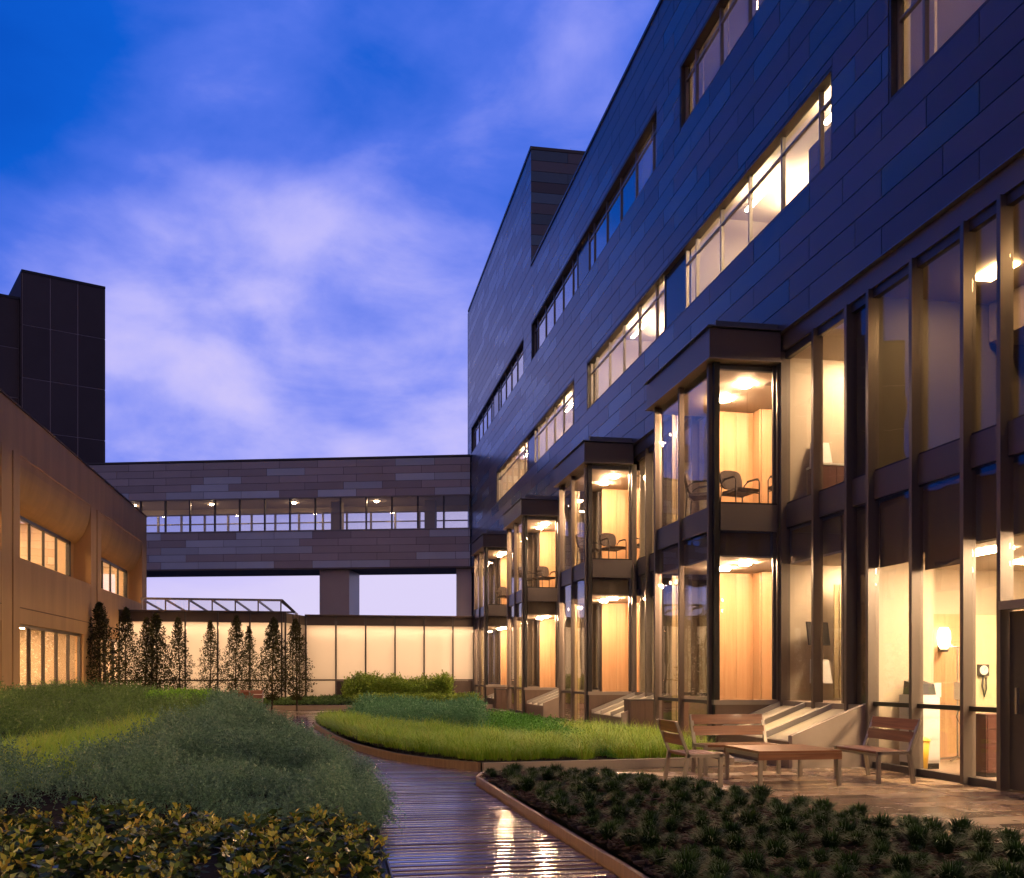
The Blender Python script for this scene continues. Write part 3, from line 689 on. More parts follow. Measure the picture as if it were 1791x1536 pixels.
# south rooms: treatment room at the ground, small rooms beside the first bay
tr_ = empty('treatment_room', mbd)
box('room_floor', 'floorin', WX+.05, 12.5, 2.2, 14.3, -.03, .01, tr_); box('room_ceiling', 'ceiling', WX+.25, 12.5, 2.2, 14.3, 3.0, 3.04, tr_)
box('back_wall', 'cream', 12.5, 12.54, 2.2, 14.3, 0, 3.0, tr_); box('side_wall', 'cream', WX+.05, 12.5, 2.15, 2.19, 0, 3.8, tr_)
box('side_wall', 'cream', WX+.06, 8.72, 13.40, 13.44, 0.01, 3.8, tr_); box('wall_return', 'cream', 8.72, 8.76, 13.40, 14.26, 0.01, 3.0, tr_)
px_ = 8.77
while px_ < 9.9: box('wood_panel', 'maple', px_, px_+.372, 14.26, 14.29, .012, 2.30, tr_); px_ += .375
box('side_wall', 'cream', 8.77, 12.5, 14.262, 14.30, 2.30, 3.0, tr_); box('green_panel', 'green_wall', 9.90, 12.5, 14.255, 14.29, .012, 2.295, tr_)
box('ceiling_bulkhead', 'shade_dark', WX+.14, WX+.18, 4.6, 13.34, 3.0, 3.84, tr_)
for yy_ in (5.5, 8.0, 10.4, 12.6): troffer(tr_, 9.9, yy_, 3.0, 'lamp_room', .3, 1.1); troffer(tr_, 8.55, yy_-.6, 3.0, 'lamp_room', .3, .9)
for m_ in (4.6, 5.7, 6.8, 7.9, 11.15, 12.26):
    if m_ > 11: box('roller_shade', 'shade_dark', WX+.06, WX+.065, m_+.3, m_+1.07, 2.75 if m_ < 12 else 2.9, 3.84, tr_)
    else: box('roller_shade', 'shade_dark', WX+.06, WX+.065, m_+.05, m_+1.05, 2.6, 3.84, tr_)
r = rooms('exam_room', WX+.06, 10.6, 14.45, 16.22, .90, 3.25, 'cream'); troffer(r, 9.0, 15.4, 3.25, 'lamp_room', .3, .9); box('ceiling_bulkhead', 'shade_dark', WX+.08, WX+.12, 14.5, 16.2, 3.25, 3.84, r)
for q_ in range(6): box('privacy_curtain', 'curtain', 8.55+.05*q_, 8.59+.05*q_, 15.95+.03*(q_ % 2), 15.98+.03*(q_ % 2), .95, 2.9, r)
box('dark_liner', 'olive', WX+.05, WX+.09, 13.48, 14.38, .90, 3.84, r)
r = rooms('exam_room', WX+.06, 10.6, 14.05, 16.22, 4.34, 6.84, 'cream'); troffer(r, 9.0, 15.3, 6.84, 'lamp_room', .3, 1.0)
box('dark_liner', 'olive', WX+.05, WX+.09, 13.42, 13.98, 4.34, 6.80, r)
r = rooms('dim_room', WX+.06, 11.0, 2.2, 13.36, 4.34, 6.84, 'cream_dim', 'cream_dim', 'olive', north='olive'); troffer(r, 8.9, 12.2, 6.84, 'lamp_dim', .3, .6); troffer(r, 8.9, 9.4, 6.84, 'lamp_dim', .3, .6); troffer(r, 10, 6.4, 6.84, 'lamp_dim', .5, .6)
box('soffit_beam', 'soffit', 9.6, 10.2, 2.3, 13.3, 6.25, 6.83, r)
r = rooms('exam_room', WX+.06, 11.5, -11.8, 2.0, .02, 3.25, 'cream')  # unseen lit room, added out of view to throw warm light across the courtyard
for yy_ in (-10.5, -8, -5.5, -3, -.5): troffer(r, 9.2, yy_, 3.25, 'lamp_room', .3, 1.1); troffer(r, 10.6, yy_, 3.25, 'lamp_room', .3, 1.1)  # added lamps, never in view, that warm the tan building and terrace
r = rooms('exam_room', WX+.06, 11.5, -11.8, 2.0, 4.34, 6.84, 'cream')  # upper storey of the added light source, also unseen
for yy_ in (-10.5, -8, -5.5, -3, -.5): troffer(r, 9.2, yy_, 6.84, 'lamp_room', .3, 1.1); troffer(r, 10.6, yy_, 6.84, 'lamp_room', .3, 1.1)  # added unseen lamps, as on the floor below
box('south_wall', 'panel_brown', PX, 22, -12.3, -12.02, 0, ZR, mbd)
rebase(mbd, (8, 30, 0))

# ================================================================== SKYBRIDGE
br = tag(empty('skybridge'), 'long enclosed bridge clad in mixed grey and brown panels with a window band', 'bridge')
BLN = 24.0; rb0, rb1 = 7.27, 13.32; wz0, wz1 = 9.36, 11.22; BT = 3.5
def brow(z0, h, seed, xo):
    x = -BLN-xo
    while x < 0:
        a, b = max(x, -BLN), min(x+2.2, -.02); x += 2.2
        if b-a < .05: continue
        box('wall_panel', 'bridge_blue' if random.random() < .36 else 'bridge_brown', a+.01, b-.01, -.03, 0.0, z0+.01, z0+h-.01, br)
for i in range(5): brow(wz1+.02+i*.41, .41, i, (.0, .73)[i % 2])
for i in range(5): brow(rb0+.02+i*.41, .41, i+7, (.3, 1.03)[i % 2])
box('wall_core', 'backing', -BLN, -.01, .005, .25, wz1, rb1-.02, br); box('wall_core', 'backing', -BLN, -.01, .005, .25, rb0+.02, wz0, br)
box('wall_core', 'backing', -BLN, -.01, BT-.25, BT, wz1+.0, rb1-.02, br); box('wall_core', 'backing', -BLN, -.01, BT-.25, BT, rb0+.02, wz0+.0, br)
box('roof', 'alu_dark', -BLN, -.01, -.05, BT+.05, rb1, rb1+.10, br); box('soffit', 'soffit', -BLN, -.01, -.02, BT, rb0-.05, rb0+.015, br)
box('corridor_floor', 'ceiling', -BLN, -.01, .26, BT-.26, wz0-.15, wz0-.06, br); box('corridor_ceiling', 'ceiling', -BLN, -.01, .26, BT-.26, wz1-.02, wz1+.05, br)
box('window_sill', 'alu', -BLN, -.01, -.06, .12, wz0-.02, wz0+.05, br); box('window_head', 'alu', -BLN, -.01, -.06, .12, wz1-.04, wz1+.015, br)
x = -.05; k = 0
while x > -BLN:
    box('mullion', 'alu_dark', x-.035, x+.035, -.04, .12, wz0+.05, wz1-.04, br)
    nx = x-1.45
    box('pane', 'glass_up', nx+.04, x-.04, .05, .06, wz0+.05, wz1-.04, br)
    x = nx
for zz in (.95,): box('transom', 'alu', -BLN, -.06, -.02, .045, wz0+zz, wz0+zz+.05, br)
x = -.6
while x > -BLN:
    box('far_mullion', 'alu', x-.05, x+.05, BT-.2, BT-.05, wz0+.0, wz1-.3, br)
    box('far_pane', 'glass_up', x-1.40, x-.05, BT-.12, BT-.11, wz0, wz1-.3, br); x -= 1.45
for zz in (.45, .95, 1.5): box('far_transom', 'alu', -BLN, -.1, BT-.19, BT-.06, wz0+zz, wz0+zz+.06, br)
box('far_head', 'cream', -BLN, -.02, BT-.24, BT-.02, wz1-.3, wz1, br)
for xx in (-7.9, -2.5): box('corridor_column', 'cream_dim', xx-.30, xx+.30, 1.2, 1.8, wz0-.06, wz1-.02, br)
for xx in (-5.6, -10.4, -15.3, -20): disc(br, xx, 1.4, wz1-.02, 'lamp_bridge', .10)
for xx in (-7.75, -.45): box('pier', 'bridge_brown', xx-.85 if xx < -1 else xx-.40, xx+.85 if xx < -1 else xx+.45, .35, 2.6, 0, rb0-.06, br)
ang = math.atan2(60.45-54.4, -13.14-7.71)
br.location = (7.64, 54.45, 0); br.rotation_euler = (0, 0, ang-math.pi)

# ================================================================== GLASS CORRIDOR (glowing wall)
gc = tag(empty('glass_corridor'), 'low corridor with glowing milky glass wall and brown fascia at the courtyard end', 'building')
def gwall(xs, Y, zt, lower, side=False, first=0):
    for i in range(len(xs)-1):
        a, b = xs[i]+.035, xs[i+1]-.035
        box('glass_panel', 'milk_glass', a, b, Y, Y+.015, 1.14, zt-.46, gc)
        if lower(i): box('glass_panel', 'milk_glass', a, b, Y, Y+.015, .12, 1.08, gc)
        else: box('base_panel', 'fascia', a, b, Y-.02, Y+.015, .10, 1.07, gc)
        box('fascia_panel', 'fascia', a, b, Y-.05, Y+.05, zt-.44, zt-.03, gc)
        box('transom', 'alu_dark', a, b, Y-.04, Y+.02, 1.082, 1.138, gc)
    for x_ in xs: box('mullion', 'alu_dark', x_-.03, x_+.03, Y-.09, Y+.04, 0, zt-.03, gc)
    box('coping', 'fascia', xs[0]-.05, xs[-1]+.06, Y-.16, Y+.2, zt-.028, zt+.03, gc)
S1 = [-8.40+1.29*i for i in range(6)]+[-1.80]; ZC = 3.96
gwall(S1, 43.0, ZC, lambda i: True)
S2 = [-1.0, .30, 1.6, 2.9, 4.2, 5.5, 6.45]
gwall(S2, 45.0, ZC, lambda i: i == 0)
# return between the two lengths
for i in range(3):
    f0, f1 = i/3, (i+1)/3; p0 = Vector((-1.76, 43.0)); p1 = Vector((-1.03, 45.0)); A = p0.lerp(p1, f0+.015); B = p0.lerp(p1, f1-.015)
    for nm, m_, z0, z1 in (('glass_panel', 'milk_glass', 1.14, ZC-.46), ('glass_panel', 'milk_glass', .12, 1.08), ('fascia_panel', 'fascia', ZC-.44, ZC-.03)):
        b_ = MB(); b_.add([(A.x, A.y, z0), (B.x, B.y, z0), (B.x, B.y, z1), (A.x, A.y, z1), (A.x-.02, A.y+.01, z0), (B.x-.02, B.y+.01, z0), (B.x-.02, B.y+.01, z1), (A.x-.02, A.y+.01, z1)], [(0, 1, 2, 3), (7, 6, 5, 4), (0, 4, 5, 1), (3, 2, 6, 7), (0, 3, 7, 4), (1, 5, 6, 2)]); b_.obj(nm, m_, gc)
    q_ = p0.lerp(p1, f1); box('mullion', 'alu_dark', q_.x-.03, q_.x+.03, q_.y-.03, q_.y+.03, 0, ZC-.03, gc)
prism('roof', 'fascia', [(-8.4, 43.2), (-1.75, 43.2), (-.95, 45.2), (6.6, 45.2), (6.6, 47.5), (-8.4, 47.5)], 'z', ZC-.12, ZC-.03, gc)
box('back_wall', 'plaster_white', -8.4, 6.5, 47.3, 47.4, 0, ZC-.12, gc); box('corridor_floor', 'floorin', -8.4, 6.5, 43.1, 47.3, -.02, .02, gc)
# cove lamps inside: strips along the head and soft light from the back
def area(name, x, y_, z, sx_, sy_, rot, e, col):
    d = bpy.data.lights.new(name, 'AREA'); d.shape = 'RECTANGLE'; d.size = sx_; d.size_y = sy_; d.energy = e; d.color = col
    o = bpy.data.objects.new(name, d); C.objects.link(o); o.location = (x, y_, z); o.rotation_euler = rot; return o
GW = (1, .60, .33)
area('wall_wash_lamp', -5.1, 44.3, 2.1, 6.5, 2.9, (R(-90), 0, 0), 125, GW)
area('wall_wash_lamp', 2.75, 46.3, 2.1, 7.4, 2.9, (R(-90), 0, 0), 141, GW)
area('cove_lamp', -5.1, 43.32, 3.30, 6.5, .12, (R(-55), 0, 0), 105, GW)
area('cove_lamp', 2.75, 45.32, 3.30, 7.4, .12, (R(-55), 0, 0), 116, GW)
# lean-to rooflight on the first length
sk = empty('rooflight', gc)
y0_, y1_, zr = 44.0, 46.6, ZC+.62
box('ridge_beam', 'alu', -7.75, -1.95, y0_-.05, y0_+.06, zr-.09, zr, sk); box('eaves_beam', 'alu_dark', -7.75, -1.5, y0_-.08, y0_+.06, ZC+.03, ZC+.10, sk)
for i in range(7):
    xx = -7.7+i*.945; box('post', 'alu', xx-.03, xx+.03, y0_-.04, y0_+.04, ZC+.10, zr-.09, sk)
    b_ = MB(); b_.bar((xx, y0_+.1, zr-.08), (xx+.62, y1_, ZC+.12), .055, .08); b_.obj('rafter', 'alu', sk)
    if i < 6: box('pane', 'glass_up', xx+.05, xx+.895, y0_-.005, y0_+.005, ZC+.10, zr-.09, sk)
b_ = MB(); b_.bar((-1.98, y0_, zr-.06), (-1.45, y0_, ZC+.05), .12, .12, (0, 1, 0)); b_.obj('end_brace', 'alu_dark', sk)
rebase(gc, (-1, 44, 0))

# ================================================================== PRECAST BUILDING (left)
pb = tag(empty('precast_building'), 'two storey tan precast concrete building with scooped window recesses', 'building')
LX = -8.40; RD = .58
box('roof', 'precast', -20, LX-.62, 2, 49.2, 8.3, 8.5, pb); box('parapet', 'precast', LX-.60, LX, -.6, 49.2, 7.40, 8.70, pb); box('coping', 'precast_joint', LX-.62, LX+.03, -.6, 49.22, 8.702, 8.76, pb)
mods = [39.55-9.97*i for i in range(-0, 5)]
for i, ys_ in enumerate(mods):
    ye = ys_+8.45
    # pier south of the recess
    box('pier', 'precast', LX-.62, LX+.002, ys_-1.50, ys_-.62, 0, 7.398, pb); box('pier', 'precast', LX-.62, LX+.03, ys_-.59, ys_-.02, 0, 7.398, pb); box('pier_joint', 'precast_joint', LX-.62, LX-.03, ys_-.62, ys_-.59, 0, 7.398, pb)
    # scooped head, in curved steps
    n = 8; v = []
    for j in range(n+1):
        t = j/n; a = t*math.pi/2; xx = LX-.005-RD*(1-math.cos(a)); zz = 7.385-1.38*(t*.35+.65*math.sin(a))
        v += [(xx, ys_-.02, zz), (xx, ye+.02, zz)]
    v += [(LX-.62, ys_-.02, 7.38), (LX-.62, ye+.02, 7.38)]; m_ = 2*(n+1)
    f = [(2*j, 2*j+1, 2*j+3, 2*j+2) for j in range(n)]+[tuple([2*j for j in range(n+1)]+[m_]), tuple([2*j+1 for j in range(n, -1, -1)]+[m_+1])]
    o = mobj('scooped_head', v, f, 'precast', pb, False)
    # window strip in the recess, spandrel below, ground floor opening
    w = empty('recessed_window', pb); zx = LX-RD; z0, z1 = 4.72, 6.0; wl = 6.3; ya = ys_+.0; yb = ye-.0
    box('wall_infill', 'precast', zx-.05, zx+.0, ys_+7.75, ye, 4.5, 6.05, w)
    box('window_frame', 'black', zx-.06, zx+.06, ya, ys_+7.75, z1-.07, z1+.02, w); box('window_frame', 'black', zx-.06, zx+.06, ya, ys_+7.75, z0-.05, z0, w); box('window_frame', 'black', zx-.06, zx+.08, ys_+7.62, ys_+7.75, z0, z1, w)
    nn = 5
    for j in range(nn):
        a = ya+7.62*j/nn; b = ya+7.62*(j+1)/nn
        box('pane', 'glass_up', zx-.01, zx, a+.03, b-.03, z0, z1-.07, w); box('mullion', 'black', zx-.03, zx+.04, b-.03, b+.03, z0, z1-.07, w)
    prism('window_ledge', 'precast', [(LX-.01, 4.58), (zx-.06, 4.66), (zx-.06, 4.56), (LX-.01, 4.5)], 'y', ys_, ye, w)
    box('spandrel', 'precast', LX-.25, LX-.004, ys_-.02, ye+.02, 3.215, 4.585, pb); box('spandrel', 'precast', LX-.25, LX-.004, ys_-.02, ye+.02, 2.76, 3.19, pb); box('spandrel_joint', 'precast_joint', LX-.25, LX-.03, ys_, ye, 3.19, 3.215, pb)
    g = empty('ground_floor_window', pb); gx = LX-.16
    box('window_frame', 'alu', gx-.05, gx+.06, ys_, ye-1.0, 2.68, 2.758, g); box('window_frame', 'alu', gx-.05, gx+.06, ys_, ye-1.0, .98, 1.05, g); box('window_frame', 'alu', gx-.05, gx+.06, ys_, ye-1.0, 0, .12, g)
    for j in range(5):
        a = ys_+7.4*j/5; b = ys_+7.4*(j+1)/5
        box('pane', 'glass_up', gx-.01, gx, a+.03, b-.03, 1.05, 2.68, g); box('pane', 'glass_up', gx-.01, gx, a+.03, b-.03, .12, .98, g); box('mullion', 'alu_dark', gx-.05, gx+.05, b-.03, b+.03, .12, 2.68, g)
    box('wall_infill', 'precast', LX-.25, LX-.02, ye-1.0, ye+.02, 0, 2.758, g)
    r = empty('room', pb)
    for z0, z1, xx in ((.0, 2.95, LX-.27), (4.3, 6.7, zx-.08)):
        box('room_floor', 'floorin', LX-6, xx, ys_, ye, z0-.05, z0+.01, r); box('room_ceiling', 'ceiling', LX-6, xx, ys_, ye, z1, z1+.04, r); box('back_wall', 'cream', LX-6.04, LX-6, ys_, ye, z0, z1, r)
        box('side_wall', 'cream', LX-6, xx, ys_-.05, ys_-.02, z0, z1, r); box('side_wall', 'cream', LX-6, xx, ye+.02, ye+.05, z0, z1, r)
        for j in range(3): troffer(r, LX-2.0, ys_+1.4+2.6*j, z1, 'lamp_left', .3, 1.1); troffer(r, LX-4.2, ys_+1.4+2.6*j, z1, 'lamp_left', .3, 1.1)
box('pier', 'precast', LX-.62, LX+.002, 48.03, 49.2, 0, 7.398, pb); box('end_wall', 'precast', -20, LX-.63, 48.8, 49.19, 0, 8.3, pb)
rebase(pb, (-8.4, 30, 0))

# ================================================================== DARK TOWER
tw = tag(empty('stair_tower'), 'dark stone clad tower block rising behind the tan building', 'building')
A = Vector((-19.9, 70.73)); B = Vector((-15.21, 72.85)); d = (B-A); ln = d.length; tang = math.atan2(d.y, d.x); TH = 27.91
nx_, nz_ = 3, 8
def tower(x0, x1, ny0, th, cols, rows_, depth):
    w_ = (x1-x0)/cols; h_ = th/rows_
    for i in range(cols):
        for j in range(rows_):
            box('stone_panel', 'tower_stone', x0+i*w_+.03, x0+(i+1)*w_-.03, ny0-.06, ny0, th-(j+1)*h_+.03, th-j*h_-.03, tw)
    box('wall_core', 'tower_joint', x0+.01, x1-.01, ny0-.02, ny0+depth, 0, th-.05, tw); box('coping', 'black', x0-.05, x1+.05, ny0-.1, ny0+depth, th-.045, th+.12, tw)
    for j in range(rows_): box('side_panel', 'tower_stone', x1-.005, x1+.06, ny0, ny0+depth-.1, th-(j+1)*h_+.03, th-j*h_-.03, tw); box('side_panel', 'tower_stone', x0-.06, x0+.005, ny0, ny0+depth-.1, th-(j+1)*h_+.03, th-j*h_-.03, tw)
tower(0, ln, 0, TH, 3, 8, 9); tower(-7.2, -.13, .5, 26.2, 4, 8, 8)
tw.location = (A.x, A.y, 0); tw.rotation_euler = (0, 0, tang)
#SPLIT
# ================================================================== FURNITURE ON THE TERRACE
def bench(name, w, label, cat, group, wood_m):
    """local: x along the seat, front towards -y, origin on the ground under the middle"""
    t = tag(empty(name), label, cat, group); d = .46; h = .40
    for sx_ in (-1, 1):
        x = sx_*(w/2-.025)
        b = MB(); b.bar((x, -d/2+.02, 0), (x, -d/2+.02, h), .045, .045); b.obj('leg', 'bench_metal', t)
        b = MB(); b.bar((x, d/2+.03, 0), (x, d/2-.03, h), .045, .045, (0, 1, 0)); b.obj('leg', 'bench_metal', t)
        b = MB(); b.bar((x, -d/2, h-.02), (x, d/2-.01, h-.02), .045, .04); b.obj('side_rail', 'bench_metal', t)
        b = MB(); b.bar((x, d/2-.035, h-.02), (x, d/2+.12, .79), .045, .03, (0, 1, 0)); b.obj('back_upright', 'bench_metal', t)
    n = 4; sw = (d-.02)/n
    for i in range(n):
        y0 = -d/2+i*sw; b = MB(); xx = w/2-.052; x0, x1 = -xx, xx
        b.add([(x0, y0+.004, h-.03), (x1, y0+.004, h-.03), (x1, y0+sw-.004, h-.03), (x0, y0+sw-.004, h-.03), (x0, y0+.004, h-.002), (x1, y0+.004, h-.002), (x1, y0+sw-.004, h-.002), (x0, y0+sw-.004, h-.002), (x0+.003, y0+.009, h+.004), (x1-.003, y0+.009, h+.004), (x1-.003, y0+sw-.009, h+.004), (x0+.003, y0+sw-.009, h+.004)],
              [(0, 3, 2, 1), (8, 9, 10, 11)]+[(j, (j+1) % 4, (j+1) % 4+4, j+4) for j in range(4)]+[(j+4, (j+1) % 4+4, (j+1) % 4+8, j+8) for j in range(4)])
        b.obj('seat_slat', wood_m, t)
    for z0, z1 in ((.505, .635), (.655, .79)):
        f = lambda z: d/2-.035+.155*(z-h+.02)/.41
        b = MB(); b.bar((0, (f(z0)+f(z1))/2-.02, z0), (0, f(z1)-.02, z1), .022, w-.06, (1, 0, 0)); b.obj('back_slat', wood_m, t)
    b = MB(); b.bar((-w/2+.03, -d/2+.03, h-.05), (w/2-.03, -d/2+.03, h-.05), .03, .03); b.obj('front_rail', 'bench_metal', t)
    return t
def put(o, x, y_, z, rz): o.location = (x, y_, z); o.rotation_euler = (0, 0, R(rz)); return o
put(bench('terrace_chair', .72, 'short slatted wooden chair turned side-on beside the low table, nearest the grass bed', 'chair', None, 'bench_wood_y'), 4.40, 11.68, .001, 90)
put(bench('terrace_bench', 1.10, 'slatted wooden bench behind the low table, in front of the sloped skylight', 'bench', None, 'bench_wood_x'), 5.50, 12.98, .001, 0)
put(bench('terrace_bench', 1.10, 'slatted wooden bench standing close to the ground floor glazing', 'bench', None, 'bench_wood_y'), 6.86, 11.84, .001, -90)
def low_table():
    t = tag(empty('low_table'), 'square low wooden table with metal legs in the middle of the terrace seats', 'table'); w = 1.08; h = .43
    for sx_ in (-1, 1):
        for sy_ in (-1, 1):
            b = MB(); b.bar((sx_*(w/2-.03), sy_*(w/2-.03), 0), (sx_*(w/2-.03), sy_*(w/2-.03), h-.03), .045, .045); b.obj('leg', 'bench_metal', t)
    for i in range(6):
        y0 = -w/2+i*w/6; box('top_slat', 'bench_wood_x', -w/2+.004, w/2-.004, y0+.004, y0+w/6-.004, h-.03, h, t)
    for s_ in (-1, 1): box('apron', 'bench_wood_x', -w/2, w/2, s_*(w/2-.02)-.014, s_*(w/2-.02)+.014, h-.11, h-.032, t); box('apron', 'bench_metal', s_*(w/2-.02)-.014, s_*(w/2-.02)+.014, -w/2+.036, w/2-.036, h-.08, h-.032, t)
    return t
put(low_table(), 5.60, 11.80, .001, 0)
put(bench('courtyard_bench', 1.10, 'far wooden bench seen from behind among the courtyard trees', 'bench', None, 'bench_wood_x'), -3.10, 34.3, .0, 180)
put(bench('courtyard_bench', 1.10, 'far wooden bench facing us, partly hidden behind the bench seen from behind', 'bench', None, 'bench_wood_x'), -2.85, 36.4, .0, 0)
put(bench('courtyard_chair', .62, 'far wooden chair seen edge-on beside the far benches', 'chair', None, 'bench_wood_y'), -4.55, 35.0, .0, 90)
for x, y_, lab in ((6.98, 22.05, 'square brown timber-clad box beside the nearest glass bay'), (6.72, 39.0, 'square brown timber-clad box at the foot of the farthest glass bays')):
    t = tag(empty('timber_box'), lab, 'planter box')
    for s_ in (-1, 1):
        for i in range(3): box('side_board', 'box_panel', s_*.26-.012, s_*.26+.012, -.27+i*.18+.004, -.27+(i+1)*.18-.004, 0, .76, t); box('side_board', 'box_panel', -.245+i*.163+.003, -.245+(i+1)*.163-.003, s_*.258-.012, s_*.258+.012, 0, .76, t)
    box('lid', 'alu_dark', -.29, .29, -.29, .29, .762, .79, t); t.location = (x, y_, .0)

# ================================================================== FURNITURE INDOORS
def armchair():
    t = empty('visitor_chair')
    b = MB(); b.add([(-.25, -.24, .42), (.25, -.24, .42), (.25, .22, .40), (-.25, .22, .40), (-.23, -.25, .47), (.23, -.25, .47), (.24, .22, .46), (-.24, .22, .46)], [(0, 3, 2, 1), (4, 5, 6, 7), (0, 1, 5, 4), (1, 2, 6, 5), (2, 3, 7, 6), (3, 0, 4, 7)]); b.obj('seat', 'fabric', t)
    pts = []; n = 10
    v = []; f = []
    for s_, yo in ((0, .0), (1, .05)):
        for a in range(16):
            an = 2*math.pi*a/16; ex = math.copysign(abs(math.cos(an))**.6, math.cos(an))*.245; ez = math.copysign(abs(math.sin(an))**.6, math.sin(an))*.19
            v.append((ex, .25+yo+ez*.18+.12*ex*ex, .70+ez))
    f = [tuple(range(16)), tuple(reversed(range(16, 32)))]+[(i, i+16, (i+1) % 16+16, (i+1) % 16) for i in range(16)]
    mobj('backrest', v, f, 'fabric', t)
    for s_ in (-1, 1):
        b = MB(); b.tube([(s_*.27, -.22, 0), (s_*.27, -.22, .60), (s_*.27, -.19, .65), (s_*.27, -.10, .67), (s_*.27, .12, .66), (s_*.27, .2, .62), (s_*.265, .25, .56)], .013, 6); b.obj('arm_frame', 'plastic_black', t)
        b = MB(); b.tube([(s_*.27, .28, 0), (s_*.25, .25, .42), (s_*.20, .29, .66)], .013, 6); b.obj('rear_leg', 'plastic_black', t)
        b = MB(); b.bar((s_*.27, -.17, .675), (s_*.27, .12, .672), .045, .02); b.obj('armrest', 'plastic_black', t)
    b = MB(); b.tube([(-.27, -.2, .40), (.27, -.2, .40)], .012, 6); b.tube([(-.25, .22, .39), (.25, .22, .39)], .012, 6); b.obj('seat_rail', 'plastic_black', t)
    return t
ac = armchair(); first = True
names = ['nearest', 'second', 'third', 'farthest']
for k, y0 in enumerate(BAYS):
    for x, yy_, rz, lab in ((7.55, y0+1.35, 15, 'dark armchair facing the window upstairs in the %s glass bay' % names[k]), (8.20, y0+.75, -80, 'dark armchair side-on near the wall upstairs in the %s glass bay' % names[k])):
        o = ac if first else copy_tree(ac); first = False
        put(o, x, yy_, 4.321, rz); tag(o, lab, 'chair', 'armchairs upstairs in the glass bays')
    if k < 3:
        o = copy_tree(ac); put(o, 7.02, y0+1.9, 4.321, 60); tag(o, 'dark armchair by the side glass upstairs in the %s glass bay' % names[k], 'chair', 'armchairs upstairs in the glass bays')
o = copy_tree(ac); put(o, 9.25, 11.55, .011, 30); tag(o, 'dark armchair with tan seat in the ground floor treatment room', 'chair')
for c in o.children:
    if c.name.startswith('seat') and 'rail' not in c.name: c.data = c.data.copy(); c.data.materials[0] = M['fabric_tan']
# treatment room
t = tag(empty('iv_stand'), 'steel drip stand with a pump in the treatment room', 'drip stand')
b = MB(); b.tube([(0, 0, .08), (0, 0, 1.78)], .012, 8); b.obj('pole', 'steel', t)
b = MB(); b.tube([(-.17, 0, 1.80), (-.15, 0, 1.76), (.15, 0, 1.76), (.17, 0, 1.80)], .008, 6); b.tube([(0, -.15, 1.80), (0, -.13, 1.75), (0, .13, 1.75), (0, .15, 1.80)], .008, 6); b.obj('hooks', 'steel', t)
for i in range(5): a = 2*math.pi*i/5; b = MB(); b.bar((0, 0, .09), (.28*math.cos(a), .28*math.sin(a), .05), .03, .025); b.obj('foot', 'steel', t)
b = MB(); b.box(-.02, .22, -.10, .06, .96, 1.22); pm = b.obj('pump', 'plastic_white', t); box('pump_screen', 'black', .02, .16, -.104, -.101, 1.10, 1.19, pm)
b = MB(); b.tube([(.05, -.05, .96), (-.06, -.06, .7), (.02, -.06, .55), (.1, -.05, .75), (.12, -.05, .96)], .006, 6); b.obj('tube', 'plastic_black', t)
t.location = (9.37, 13.72, .011)
t = tag(empty('wall_sconce'), 'glowing oval wall lamp on the wood panelling of the treatment room', 'lamp')
b = MB(); b.lathe([(.05, 0), (.085, .06), (.10, .16), (.095, .26), (.06, .33)], 16); b.obj('lamp_shade', 'sconce', t, True); b = MB(); b.lathe([(.06, -.05), (.07, -.02), (.055, .0)], 12); b.obj('bracket', 'plastic_black', t, True)
b = MB(); b.box(-.03, .03, .05, .12, -.04, .05); b.obj('mounting_plate', 'plastic_black', t); t.location = (9.42, 14.135, 1.75)
t = tag(empty('dispenser'), 'white dispenser on the wood panelling below the wall lamp', 'dispenser'); b = MB(); b.box(-.06, .06, -.08, 0, 0, .22); b.obj('body', 'plastic_white', t); box('spout', 'plastic_black', -.02, .02, -.075, -.02, -.015, -.001, t); t.location = (9.34, 14.255, 1.0)
t = tag(empty('gauge'), 'round blood pressure gauge on the green wall of the treatment room', 'gauge'); b = MB(); b.box(-.09, .09, -.05, 0, -.09, .09); b.obj('case', 'plastic_black', t)
v = [(.075*math.cos(2*math.pi*i/20), -.052, .075*math.sin(2*math.pi*i/20)) for i in range(20)]; mobj('dial', v, [tuple(reversed(range(20)))], 'plastic_white', t); b = MB(); b.bar((0, -.055, 0), (.03, -.055, .05), .006, .003); b.obj('needle', 'black', t)
b = MB(); b.tube([(0, -.03, -.09), (-.03, -.05, -.25), (.0, -.06, -.42), (.04, -.05, -.3), (.03, -.05, -.12)], .012, 6); b.obj('coiled_tube', 'plastic_black', t); t.location = (10.16, 14.25, 1.42)
t = tag(empty('equipment_cabinet'), 'white cabinet carrying a black printer against the cream wall', 'cabinet'); box('carcass', 'plastic_white', -.24, .24, -.25, .25, .08, 1.05, t); box('plinth', 'plastic_black', -.23, .23, -.24, .24, 0, .079, t)
for i in range(3): dw = box('drawer', 'plaster_white', -.225, .225, -.262, -.251, .12+i*.31, .40+i*.31, t); 
b = MB(); b.add([(-.2, -.2, 1.052), (.2, -.2, 1.052), (.2, .2, 1.052), (-.2, .2, 1.052), (-.19, -.16, 1.2), (.19, -.16, 1.2), (.19, .18, 1.25), (-.19, .18, 1.25)], [(0, 3, 2, 1), (4, 5, 6, 7), (0, 1, 5, 4), (1, 2, 6, 5), (2, 3, 7, 6), (3, 0, 4, 7)]); b.obj('printer', 'plastic_black', t); t.location = (8.34, 13.10, .011); t.scale = (.8, .8, 1.0)
